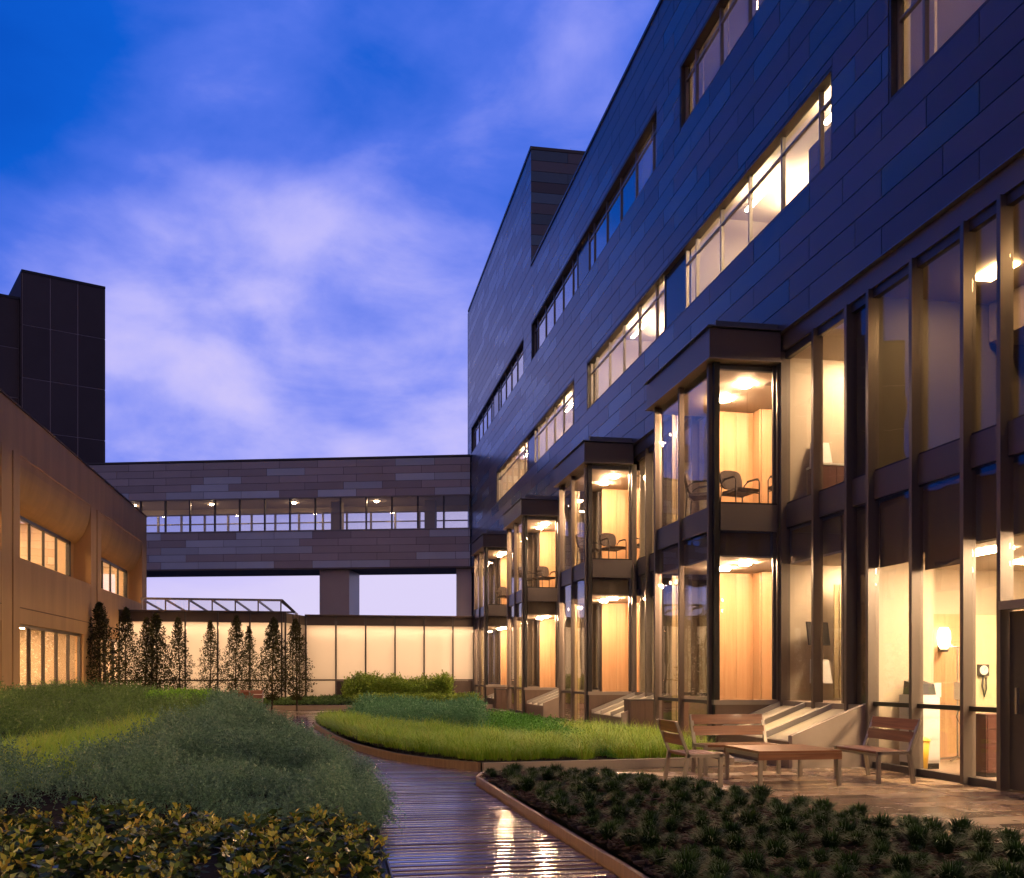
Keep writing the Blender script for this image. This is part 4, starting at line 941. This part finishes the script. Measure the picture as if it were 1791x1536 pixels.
t = tag(empty('waste_bin'), 'yellow waste bin on the floor by the glazing, low behind the bench', 'bin'); b = MB(); b.lathe([(.13, 0), (.17, .45)], 16); b.obj('body', 'yellow_plastic', t, True); b = MB(); b.lathe([(.18, .452), (.18, .48), (.10, .52)], 16); b.obj('lid', 'yellow_plastic', t, True); t.location = (8.10, 12.72, .011); t.scale = (.8, .8, .9)
t = tag(empty('drawer_unit'), 'dark red drawer unit standing low behind the ground floor glass', 'drawers'); box('carcass', 'maroon', -.3, .3, -.25, .25, .06, .82, t); box('plinth', 'plastic_black', -.28, .28, -.23, .23, 0, .059, t)
for i in range(4): box('drawer', 'maroon', -.28, .28, -.262, -.251, .08+i*.185, .25+i*.185, t)
t.location = (8.70, 11.95, .011)
t = tag(empty('hospital_bed'), 'hospital bed with white sheet at the far side of the treatment room', 'bed'); box('mattress', 'plaster_white', -.45, .45, -1, 1, .5, .64, t); box('base', 'steel', -.42, .42, -.95, .95, .38, .495, t)
for sx_ in (-1, 1):
    for sy_ in (-1, 1): b = MB(); b.tube([(sx_*.38, sy_*.85, 0), (sx_*.38, sy_*.85, .38)], .03, 8); b.obj('leg', 'steel', t)
b = MB(); b.tube([(.47, -.5, .64), (.47, -.45, .9), (.47, .3, .9), (.47, .35, .64)], .015, 6); b.tube([(-.47, -.5, .64), (-.47, -.45, .9), (-.47, .3, .9), (-.47, .35, .64)], .015, 6); b.obj('rail', 'plastic_white', t); b = MB(); b.box(-.33, .33, .55, .95, .645, .76); b.obj('pillow', 'plaster_white', t); t.location = (10.5, 12.95, .011)
# small rooms beside the first bay
for z, lab in ((1.55, 'white towel dispenser in the ground floor exam room beside the nearest glass bay'), (4.95, 'white sink console in the upstairs exam room beside the nearest glass bay')):
    t = tag(empty('towel_dispenser'), lab, 'dispenser'); b = MB(); b.add([(-.16, 0, 0), (.16, 0, 0), (.16, -.22, .0), (-.16, -.22, 0), (-.15, 0, .42), (.15, 0, .42), (.13, -.14, .40), (-.13, -.14, .40)], [(0, 1, 2, 3), (7, 6, 5, 4), (0, 4, 5, 1), (1, 5, 6, 2), (2, 6, 7, 3), (3, 7, 4, 0)]); b.obj('body', 'plastic_white', t); box('slot', 'plastic_black', -.1, .1, -.20, -.19, .08, .10, t)
    t.location = (8.36, 16.17, z-.35 if z < 3 else 4.95)
t = tag(empty('sink_cupboard'), 'dark red cupboard under the upstairs sink beside the nearest glass bay', 'cupboard'); box('carcass', 'maroon', -.3, .3, -.22, .22, 0, .55, t); box('worktop', 'plastic_white', -.32, .32, -.24, .23, .552, .585, t); b = MB(); b.box(-.27, -.005, -.232, -.221, .03, .53); b.obj('door', 'maroon', t); b = MB(); b.box(.005, .27, -.232, -.221, .03, .53); b.obj('door', 'maroon', t); t.location = (8.45, 15.93, 4.341)
t = tag(empty('wall_screen'), 'black screen on a bracket in the ground floor exam room', 'screen'); box('screen', 'black', -.28, .28, -.03, .0, -.2, .2, t); b = MB(); b.bar((0, 0, 0), (0, .15, 0), .05, .05); b.obj('bracket', 'plastic_black', t); t.location = (8.25, 15.98, 2.05); t.rotation_euler = (R(-8), 0, R(25))
# cabinets by the upper strip windows
for x, y_, z, s_, lab in ((8.35, 15.6, 8.6, 1.0, 'grey filing cabinet by the window of the first lit strip window upstairs'), (8.35, 18.3, 8.6, .62, 'small grey cabinet low in the first lit strip window upstairs'), (8.4, 25.0, 8.6, .7, 'grey cabinet low in the second lit strip window upstairs')):
    t = tag(empty('filing_cabinet'), lab, 'cabinet'); hh = 1.75*s_
    box('carcass', 'cream_dim', -.25, .25, -.4, .4, 0, hh, t)
    for i in range(4): dw = box('drawer', 'cream_dim', -.264, -.252, -.38, .38, .03+i*hh/4, (i+1)*hh/4-.01, t)
    t.location = (x, y_, z+.001)

# ================================================================== PLANTS
def leaf_quads(P, D, Lf, Wf):
    """P base points, D unit directions, per-leaf length and width -> verts, quads (a folded diamond)"""
    n = len(P); r = rng.normal(size=(n, 3)); s_ = np.cross(D, r); s_ /= np.linalg.norm(s_, axis=1, keepdims=True)+1e-9
    v = np.empty((n, 4, 3)); Lc = Lf[:, None]; Wc = Wf[:, None]; nn = np.cross(D, s_)
    v[:, 0] = P; v[:, 1] = P+D*Lc*.45+s_*Wc*.5+nn*Wc*.12; v[:, 2] = P+D*Lc; v[:, 3] = P+D*Lc*.45-s_*Wc*.5+nn*Wc*.12
    return v.reshape(-1, 3), np.arange(n*4).reshape(-1, 4)
def unit(a): return a/(np.linalg.norm(a, axis=1, keepdims=True)+1e-9)
def sample(poly, n, wfun=None):
    xs = [p[0] for p in poly]; ys = [p[1] for p in poly]; out = np.zeros((0, 2))
    while len(out) < n:
        k = int(n*2.5)+100; p = np.stack([rng.uniform(min(xs), max(xs), k), rng.uniform(min(ys), max(ys), k)], 1)
        m = in_poly(p[:, 0], p[:, 1], poly)
        if wfun is not None: m &= rng.random(k) < wfun(p[:, 0], p[:, 1])
        out = np.vstack([out, p[m]])
    return out[:n]
def sprigs(name, poly, hf, N, H, m, L_s, nl, Ll, Lw, mname, label, spread=.7, clump=.35, cs=1.2, wfun=None, arch=0.0, edge=None, dome=None):
    p = sample(poly, N, wfun); x, y_ = p[:, 0], p[:, 1]
    top = H*(1+clump*wob(x, y_, cs)+.25*clump*wob(x, y_, cs*3.1, 1.0))
    lean = np.zeros((N, 2))
    if dome is not None:        # separate plants grown into one another: each a dome of its own height
        sp, dep = dome; cand = sample(poly, 1500); cs_ = []
        for c in cand:
            if all((c[0]-k[0])**2+(c[1]-k[1])**2 > sp*sp for k in cs_): cs_.append(c)
        cs_ = np.array(cs_); hs = rng.uniform(.72, 1.22, len(cs_)); d2 = (x[:, None]-cs_[None, :, 0])**2+(y_[:, None]-cs_[None, :, 1])**2; ix = d2.argmin(1); dm = np.sqrt(d2.min(1))/(sp*.85)
        top = top*hs[ix]*(1-dep*np.clip(dm, 0, 1.15)**2); lean = (p-cs_[ix])/sp*.9
    if edge is not None: top = top*edge(x, y_)
    u = rng.random(N)
    z = hf(x, y_)+np.maximum(top*(.12+.88*u**.55)-L_s*.7, .0)
    d = unit(np.stack([rng.normal(0, spread, N)+lean[:, 0], rng.normal(0, spread, N)+lean[:, 1], np.full(N, 1.0)], 1))
    B = np.stack([x, y_, z], 1)
    far = np.clip(np.sqrt(y_/14.0), .75, 1.9)
    t = (np.arange(nl)+.6)/nl
    Ls = (L_s*rng.uniform(.6, 1.25, N)*far**.4)
    P = B[:, None, :]+d[:, None, :]*(Ls[:, None]*t[None, :])[:, :, None]
    P[:, :, 2] -= arch*(t[None, :]**2)*Ls[:, None]
    D = unit((d[:, None, :]*.55+rng.normal(0, .55, (N, nl, 3))).reshape(-1, 3))
    lf = (np.repeat(far, nl)*Ll*rng.uniform(.65, 1.25, N*nl)); lw = lf*Lw/Ll
    v, q_ = leaf_quads(P.reshape(-1, 3), D, lf, lw)
    o = link(name, npmesh(name, v, q_, None, m)); tag(o, label, mname, kind='stuff'); return o
def blades(P, az, Ln, bend, w, lean=None):
    n = len(P); h = np.stack([np.cos(az), np.sin(az), np.zeros(n)], 1); s_ = np.stack([-np.sin(az), np.cos(az), np.zeros(n)], 1)
    v = np.empty((n, 7, 3)); Lc = Ln[:, None]; bc = bend[:, None]; wc = w[:, None]; up = np.array([0, 0, 1.0])
    for i, t in enumerate((0, .4, .75)):
        c = P+h*Lc*bc*t*t+up*Lc*(t-.42*bc*t*t*t); k = (1, .85, .5)[i]
        v[:, 2*i] = c-s_*wc*.5*k; v[:, 2*i+1] = c+s_*wc*.5*k
    v[:, 6] = P+h*Lc*bc+up*Lc*(1-.55*bc)
    b = np.arange(n)[:, None]*7
    q_ = np.concatenate([b+np.array([0, 1, 3, 2]), b+np.array([2, 3, 5, 4])]); tr = b+np.array([4, 5, 6])
    return v.reshape(-1, 3), q_, tr
def grass(name, poly, hf, N, Ln, w, m, label, bend=.6, clump=.25, cs=1.5, tuft=42, edge=None):
    k = N//tuft; c = sample(poly, k); p = np.repeat(c, tuft, 0)+rng.normal(0, .045, (k*tuft, 2)); n = len(p); x, y_ = p[:, 0], p[:, 1]
    L_ = Ln*(1+clump*wob(x, y_, cs))*rng.uniform(.5, 1.12, n)*np.repeat(rng.uniform(.72, 1.25, k), tuft); far = np.clip(np.sqrt(y_/14.0), .8, 1.8)
    if edge is not None: L_ = L_*edge(x, y_)
    # tufts fall outward from their centre and partly all one way
    az = np.arctan2(p[:, 1]-np.repeat(c[:, 1], tuft), p[:, 0]-np.repeat(c[:, 0], tuft))+rng.normal(0, .6, n)
    v, q_, tr = blades(np.stack([x, y_, hf(x, y_)-.01], 1), az, L_, np.clip(bend*rng.uniform(.35, 1.6, n), 0, 1.35), w*far)
    o = link(name, npmesh(name, v, q_, tr, m)); tag(o, label, 'grass', kind='stuff'); return o

PATHSIDE = lambda y0, y1, dx=.0: [(float(xl_np(y_))+dx, y_) for y_ in np.linspace(y0, y1, 14)]
# grey-green shrub mass beside the boardwalk
Z2 = PATHSIDE(8.45, 24.5, .02)+[(-2.3, 24.5), (-2.5, 21), (-2.25, 18.4), (-2.0, 15), (-2.1, 12.5), (-2.8, 10.8), (-5.0, 10.5), (-5.0, 9.2), (-2.2, 9.3), (-1.7, 8.6)]
def e2(x, y_): return np.clip((xl_np(y_)-x)/.35, .30, 1)*np.clip((y_-8.2)/.8, .45, 1)*(1-.55*np.exp(-((x+2.35)/.55)**2-((y_-10.1)/.8)**2))
sprigs('shrub_mass', Z2, h_left, 30000, .60, 'leaf_grey', .19, 11, .037, .015, 'shrubs', 'grey-green feathery shrub mass spilling over the left edge of the boardwalk', .75, .30, 1.1,
       wfun=lambda x, y_: np.clip(11/y_, .35, 1)*np.where((np.abs(x+2.35) < .5) & (np.abs(y_-10.1) < .7), .35, 1), edge=e2, dome=(.95, .85))
# long sprays hanging over the path
k = 900; yy_ = 8.6+15*rng.random(k)**1.4; xx_ = xl_np(yy_)-.05+rng.normal(0, .05, k); zz_ = h_left(xx_, yy_)+rng.uniform(.10, .32, k)
nl = 14; t_ = (np.arange(nl)+.5)/nl; dd = unit(np.stack([rng.uniform(.3, 1.0, k), rng.normal(-.2, .5, k), rng.uniform(.1, .7, k)], 1)); LL = rng.uniform(.12, .30, k)
P = np.stack([xx_, yy_, zz_], 1)[:, None, :]+dd[:, None, :]*(LL[:, None]*t_)[:, :, None]; P[:, :, 2] -= .9*(t_**2)*LL[:, None]
D = unit((dd[:, None, :]*.6+rng.normal(0, .5, (k, nl, 3))).reshape(-1, 3)); lf = .026*rng.uniform(.6, 1.3, k*nl)
v, q_ = leaf_quads(P.reshape(-1, 3), D, lf, lf*.42); tag(link('shrub_sprays', npmesh('shrub_sprays', v, q_, None, 'leaf_grey')), 'fine grey-green shoots arching out over the boardwalk', 'shoots', kind='stuff')
# yellow grass patch
Z3 = [(-5.0, 10.6), (-2.9, 10.85), (-2.15, 12.5), (-2.05, 15), (-2.3, 18.4), (-3.0, 18.7), (-4.0, 15.6), (-5.4, 13.5)]
grass('grass_patch', Z3, h_left, 26000, .42, .0055, 'blade_yellow', 'patch of soft yellow-green grass amid the shrubs left of the boardwalk', .75)
# spiky dark groundcover towards the tan building
Z4 = [(-8.3, 9), (-5.0, 9.2), (-5.0, 10.6), (-5.4, 13.5), (-4.1, 15.7), (-3.1, 18.8), (-2.4, 18.6), (-2.6, 21), (-2.4, 23.5), (-4.3, 25), (-4.7, 32), (-3.6, 33.6), (-5.0, 34.0), (-5.2, 37.3), (-8.3, 37.3)]
sprigs('spiky_groundcover', Z4, h_left, 20000, .46, 'leaf_spiky', .26, 9, .055, .012, 'groundcover', 'dark spiky groundcover rising towards the tan building', .6, .35, 1.0, dome=(.8, .6), wfun=lambda x, y_: np.clip(20/y_, .35, 1)*np.where(y_ < 14, .5, 1))
Z5 = [(-4.3, 24.8), (-2.2, 24.3), (-1.45, 24.8), (-1.9, 27.5), (-2.4, 31.0), (-3.3, 32.8), (-4.4, 32)]
sprigs('bright_groundcover', Z5, h_left, 9000, .36, 'leaf_bright', .14, 9, .035, .022, 'groundcover', 'mound of bright green groundcover before the far benches', .8, .2, 1.4, dome=(.9, .35), edge=lambda x, y_: np.clip((xl_np(y_)-x+.15)/.5, .3, 1))
# island bed
IG = [(-.22, 26.5), (.05, 23), (.34, 20), (.68, 17.9), (1.18, 15.95), (1.62, 14.98), (2.14, 14.18), (4.0, 14.36), (3.5, 16.0), (2.6, 17.0), (1.8, 18.4), (1.1, 20.5), (.7, 23), (.3, 26.5)]
grass('ornamental_grass', IG, h_island, 34000, .44, .0055, 'blade_yellow', 'fringe of arching yellow-green grass along the front of the island bed', .85, .2)
IG2 = [(3.9, 14.9), (4.3, 14.40), (5.80, 14.50), (6.0, 15.2), (5.85, 18), (5.6, 20.5), (4.6, 19.5), (4.5, 17.2), (4.0, 16)]
grass('ornamental_grass', IG2, h_island, 22000, .42, .0055, 'blade_yellow', 'yellow-green grass behind the terrace chair at the building end of the island bed', .75, .2)
IC = [(3.0, 16.9), (3.6, 16.0), (4.0, 14.8), (4.25, 14.42), (4.5, 15.5), (4.6, 19.6), (5.5, 20.8), (5.3, 24), (4.6, 26.5), (3.2, 26), (2.9, 22), (2.5, 19)]
sprigs('creeping_groundcover', IC, h_island, 15000, .26, 'leaf_creep', .13, 10, .030, .018, 'groundcover', 'low bright green creeping groundcover on the right of the island bed', 1.0, .35, 1.0, dome=(.7, .55))
IM = [(.5, 26.3), (.85, 22.5), (1.3, 20.5), (2.0, 18.7), (2.7, 17.4), (2.9, 19), (3.2, 22), (3.3, 26), (2.6, 28), (.9, 28.2)]
sprigs('shrub_mass', IM, h_island, 17000, .60, 'leaf_blue', .20, 11, .034, .015, 'shrubs', 'rounded blue-green shrub mass in the middle of the island bed', .7, .25, .9, dome=(1.0, .5), edge=lambda x, y_: np.clip((x-.45-(24-y_)*.14)/.7, .55, 1))
sprigs('dark_groundcover', [(-.25, 28), (-.3, 26.6), (.3, 26.4), (.6, 26.6), (.9, 28.3)], h_island, 1500, .2, 'leaf_spiky', .12, 9, .035, .018, 'groundcover', 'small dark leafy patch at the tip of the island bed', .9)
# far beds before the glowing wall
sprigs('low_hedge', [(1.0, 39.6), (5.9, 39.6), (5.9, 41.2), (1.0, 41.2)], h_far, 4200, .34, 'leaf_hedge', .18, 9, .04, .022, 'hedge', 'low clipped-looking row of leafy plants along the far kerb', .8, .2, 1.5)
sprigs('tall_shrub_row', [(.75, 41.4), (4.95, 41.4), (4.95, 42.6), (.75, 42.6)], h_far, 6000, 1.05, 'leaf_hedge', .30, 11, .05, .026, 'shrubs', 'row of taller leafy shrubs against the glowing glass wall', .55, .16, 2.2, dome=(.6, .45))
sprigs('low_groundcover', [(-8.2, 37.8), (-3.2, 37.8), (-2.9, 39.6), (1.0, 39.6), (1.0, 44.6), (-.8, 44.6), (-1.2, 42.6), (-8.2, 42.6)], h_far, 7000, .17, 'leaf_spiky', .14, 8, .045, .02, 'groundcover', 'low groundcover under the trees before the glowing glass wall', .9)

# tufts of dark grass in the right-hand bed, each one a plant
def tuft_mesh(n, Ln, seed):
    r = np.random.default_rng(seed); a = r.uniform(0, 2*math.pi, n); rad = .03*np.sqrt(r.random(n)); P = np.stack([rad*np.cos(a), rad*np.sin(a), np.zeros(n)], 1)
    v, q_, tr = blades(P, a+r.normal(0, .4, n), Ln*r.uniform(.55, 1.1, n), r.uniform(.15, .95, n), np.full(n, .0085)); return npmesh('tuft', v, q_, tr, 'blade_dark')
tufts = [tuft_mesh(340, .165, 100+i) for i in range(7)]
pts = []; tries = 0
while len(pts) < 299 and tries < 90000:
    tries += 1; x = random.uniform(1.95, 5.4); y_ = random.uniform(4.9, 12.9)
    if not in_poly([x], [y_], RBED)[0] or x < xr(y_)+.17: continue
    if xr(y_)+.55 > x and random.random() < .5: continue
    if any((x-a)**2+(y_-b)**2 < .20**2 for a, b in pts): continue
    pts.append((x, y_))
for x, y_ in pts:
    o = link('grass_tuft', random.choice(tufts)); s_ = random.choice((.62, .8, .95, 1.05, 1.2, 1.35))*random.uniform(.92, 1.08); o.scale = (s_, s_, s_*random.uniform(.75, .95)); o.location = (x, y_, float(h_right(np.array(x), np.array(y_)))-.01); o.rotation_euler = (0, 0, random.uniform(0, 6.28))
    tag(o, 'tuft of dark green strap-leaved grass in the bare soil bed beside the terrace', 'grass tuft', 'dark grass tufts in the soil bed')
# bark chips strewn between the tufts
c = sample(RBED, 9000); n = len(c); a_ = rng.uniform(0, 6.28, n); l_ = rng.uniform(.012, .038, n); w_ = l_*rng.uniform(.25, .5, n); tl = rng.uniform(-.4, .4, (n, 2))
e1 = np.stack([np.cos(a_), np.sin(a_), tl[:, 0]], 1)*l_[:, None]; e2_ = np.stack([-np.sin(a_), np.cos(a_), tl[:, 1]], 1)*w_[:, None]; P = np.stack([c[:, 0], c[:, 1], h_right(c[:, 0], c[:, 1])+rng.uniform(.004, .014, n)], 1)
up = np.array([0, 0, .006]); v = np.stack([P-e1-e2_, P+e1-e2_, P+e1+e2_, P-e1+e2_, P-e1*.8-e2_*.8+up, P+e1*.8-e2_*.8+up, P+e1*.8+e2_*.8+up, P-e1*.8+e2_*.8+up], 1).reshape(-1, 3); b = np.arange(n)[:, None]*8
q_ = np.concatenate([b+np.array(k_) for k_ in ([4, 5, 6, 7], [0, 1, 5, 4], [1, 2, 6, 5], [2, 3, 7, 6], [3, 0, 4, 7])]); tag(link('bark_mulch', npmesh('bark_mulch', v, q_, None, 'bark_chip')), 'dark bark chips strewn between the grass tufts', 'mulch', kind='stuff')
# yellow-tipped low shrubs at the front left
def tip_mesh(seed):
    r = np.random.default_rng(seed); Ps = []; Ds = []; Ls = []; Ws = []; Mi = []; st = MB()
    for s_ in range(10):
        a = r.uniform(0, 2*math.pi); lean = r.uniform(.15, .95); d = np.array([math.cos(a)*lean, math.sin(a)*lean, 1.0]); d /= np.linalg.norm(d); hh = r.uniform(.09, .25); b = np.array([math.cos(a), math.sin(a), 0])*r.uniform(0, .07)
        st.tube([tuple(b), tuple(b+d*hh)], .004, 4, .002); tipped = r.random() < .62
        for j in range(15):
            t = (j+.5)/15; c = b+d*hh*t; az = j*2.4+r.uniform(-.5, .5); top_ = t > .66 and tipped
            o_ = np.array([math.cos(az), math.sin(az), r.uniform(.5, 1.3) if top_ else r.uniform(-.35, .35)]); Ps.append(c); Ds.append(o_/np.linalg.norm(o_)); l_ = r.uniform(.045, .068) if top_ else r.uniform(.055, .088); Ls.append(l_); Ws.append(l_*r.uniform(.45, .62)); Mi.append(1 if top_ else 0)
    v, q_ = leaf_quads(np.array(Ps), np.array(Ds), np.array(Ls), np.array(Ws)); n0 = len(v); v = np.vstack([v, np.array(st.v)]); sq = np.array([f for f in st.f if len(f) == 4])+n0
    me = npmesh('tip_shrub', v, np.vstack([q_, sq]), None, ['leaf_low', 'leaf_tip', 'bark']); me.polygons.foreach_set('material_index', np.array(Mi+[2]*len(sq), dtype=np.int32)); return me
tips = [tip_mesh(300+i) for i in range(6)]; pts = []; tries = 0
while len(pts) < 135 and tries < 50000:
    tries += 1; y_ = random.uniform(5.2, 9.2); x = random.uniform(-3.6, .30)
    if x > xl(y_)-.12 or (y_ > 8.35+.3*math.sin(x*2.2)): continue
    if any((x-a)**2+(y_-b)**2 < .235**2 for a, b in pts): continue
    pts.append((x, y_))
for x, y_ in pts:
    o = link('low_shrub', random.choice(tips)); s_ = random.uniform(.7, 1.2); o.scale = (s_, s_, s_*random.uniform(.8, 1.1)); o.location = (x, y_, float(h_left(np.array(x), np.array(y_)))-.01); o.rotation_euler = (0, 0, random.uniform(0, 6.28))
    tag(o, 'low shrub with yellow and russet leaf tips at the front of the left bed', 'shrub', 'yellow-tipped low shrubs in the front left bed')

# trees: slender upright pears
def tree_meshes(seed, H, Rm, nleaf):
    r = np.random.default_rng(seed); b = MB(); pts_ = []
    tr_pts = [(0, 0, -.05)]+[(r.normal(0, .012), r.normal(0, .012), H*t) for t in (.15, .3, .45, .6, .75, .9, .98)]
    b.tube(tr_pts, .034, 7, .006)
    limbs = []
    for i in range(34):
        t = .14+.78*i/34+r.uniform(-.01, .01); a = i*2.4+r.normal(0, .3); prof_ = Rm*(math.sin(math.pi*min(1, (t+.12)/.85))**.75 if t < .73 else max(.06, (1-t)/.27)**.9*math.sin(math.pi*.99)**0)*r.uniform(.65, 1.1)
        if t >= .73: prof_ = Rm*.42*max(.12, (1-t)/.27)*r.uniform(.7, 1.2)
        p0 = Vector((0, 0, H*t)); p1 = p0+Vector((math.cos(a)*prof_*.55, math.sin(a)*prof_*.55, H*.045)); p2 = p0+Vector((math.cos(a)*prof_, math.sin(a)*prof_, H*.13))
        b.tube([p0, p1, p2], .009, 5, .003); limbs.append((p0, p1, p2))
    m_ = nleaf*3; t = r.uniform(.10, 1.0, m_)**.92; a_ = r.uniform(0, 2*math.pi, m_)
    Rt = Rm*np.where(t < .30, np.clip((t-.08)/.22, 0, 1)**.8, np.clip((1.02-t)/.72, 0, 1)**.72)
    lump = 1+.22*np.sin(a_*3+t*23)+.18*np.sin(a_*5-t*41+1.0)+.12*np.sin(t*70)
    rad = Rt*lump*np.sqrt(r.random(m_))**.85
    # sprays rise along the upright limbs: leaves gather into streaks, with gaps between
    keep = r.random(m_) < np.clip(.36+.55*np.sin(a_*6+t*9+r.normal(0, .5, m_))*np.cos(t*31+a_*2), .06, 1)
    P = np.stack([rad*np.cos(a_), rad*np.sin(a_), H*t], 1)[keep][:nleaf]
    D = unit(r.normal(0, 1, P.shape)+np.array([0, 0, .35])); lf = r.uniform(.045, .085, len(P))
    v, q_ = leaf_quads(P, D, lf, lf*.62); return raw('trunk', b.v, b.f, 'bark'), npmesh('crown', v, q_, None, 'leaf_tree')
TV = [tree_meshes(40+i, 3.4, (.60, .52, .64, .50)[i], (4600, 3500, 6200, 3000)[i]) for i in range(4)]
TREES = [(-8.05, 37.9, 3.9, 2, 'dense dark slender tree nearest the tan building'), (-7.55, 39.8, 3.75, 0, 'tall slender tree at the left end of the glowing wall'), (-7.0, 40.6, 3.45, 1, 'thin slender tree, third from the tan building'), (-6.45, 40.0, 3.55, 2, 'dense slender tree, fourth from the tan building'), (-5.65, 40.3, 3.45, 1, 'airy slender tree standing alone left of the far chair'),
         (-4.50, 40.0, 3.30, 3, 'small airy slender tree just left of the far benches'), (-3.55, 39.6, 3.5, 0, 'slender tree rising behind the far benches'), (-3.05, 40.8, 3.15, 3, 'shorter slender tree overlapping the one behind the far benches'), (-2.10, 38.3, 3.45, 2, 'dense slender tree at the kerb right of the far benches'), (-1.18, 38.1, 3.40, 0, 'slender tree at the kerb nearest the boardwalk, last on the right')]
for x, y_, hh, vi, lab in TREES:
    t = tag(empty('slender_tree'), lab, 'tree', 'row of slender trees before the glowing wall'); a = bpy.data.objects.new('trunk', TV[vi][0]); c = bpy.data.objects.new('crown', TV[vi][1])
    for o in (a, c): C.objects.link(o); o.parent = t
    t.location = (x, y_, .10 if y_ > 39 else 0); s_ = hh/3.4; t.scale = (s_*random.uniform(.95, 1.1), s_*random.uniform(.95, 1.1), s_); t.rotation_euler = (random.gauss(0, .012), random.gauss(0, .012), random.uniform(0, 6.28))
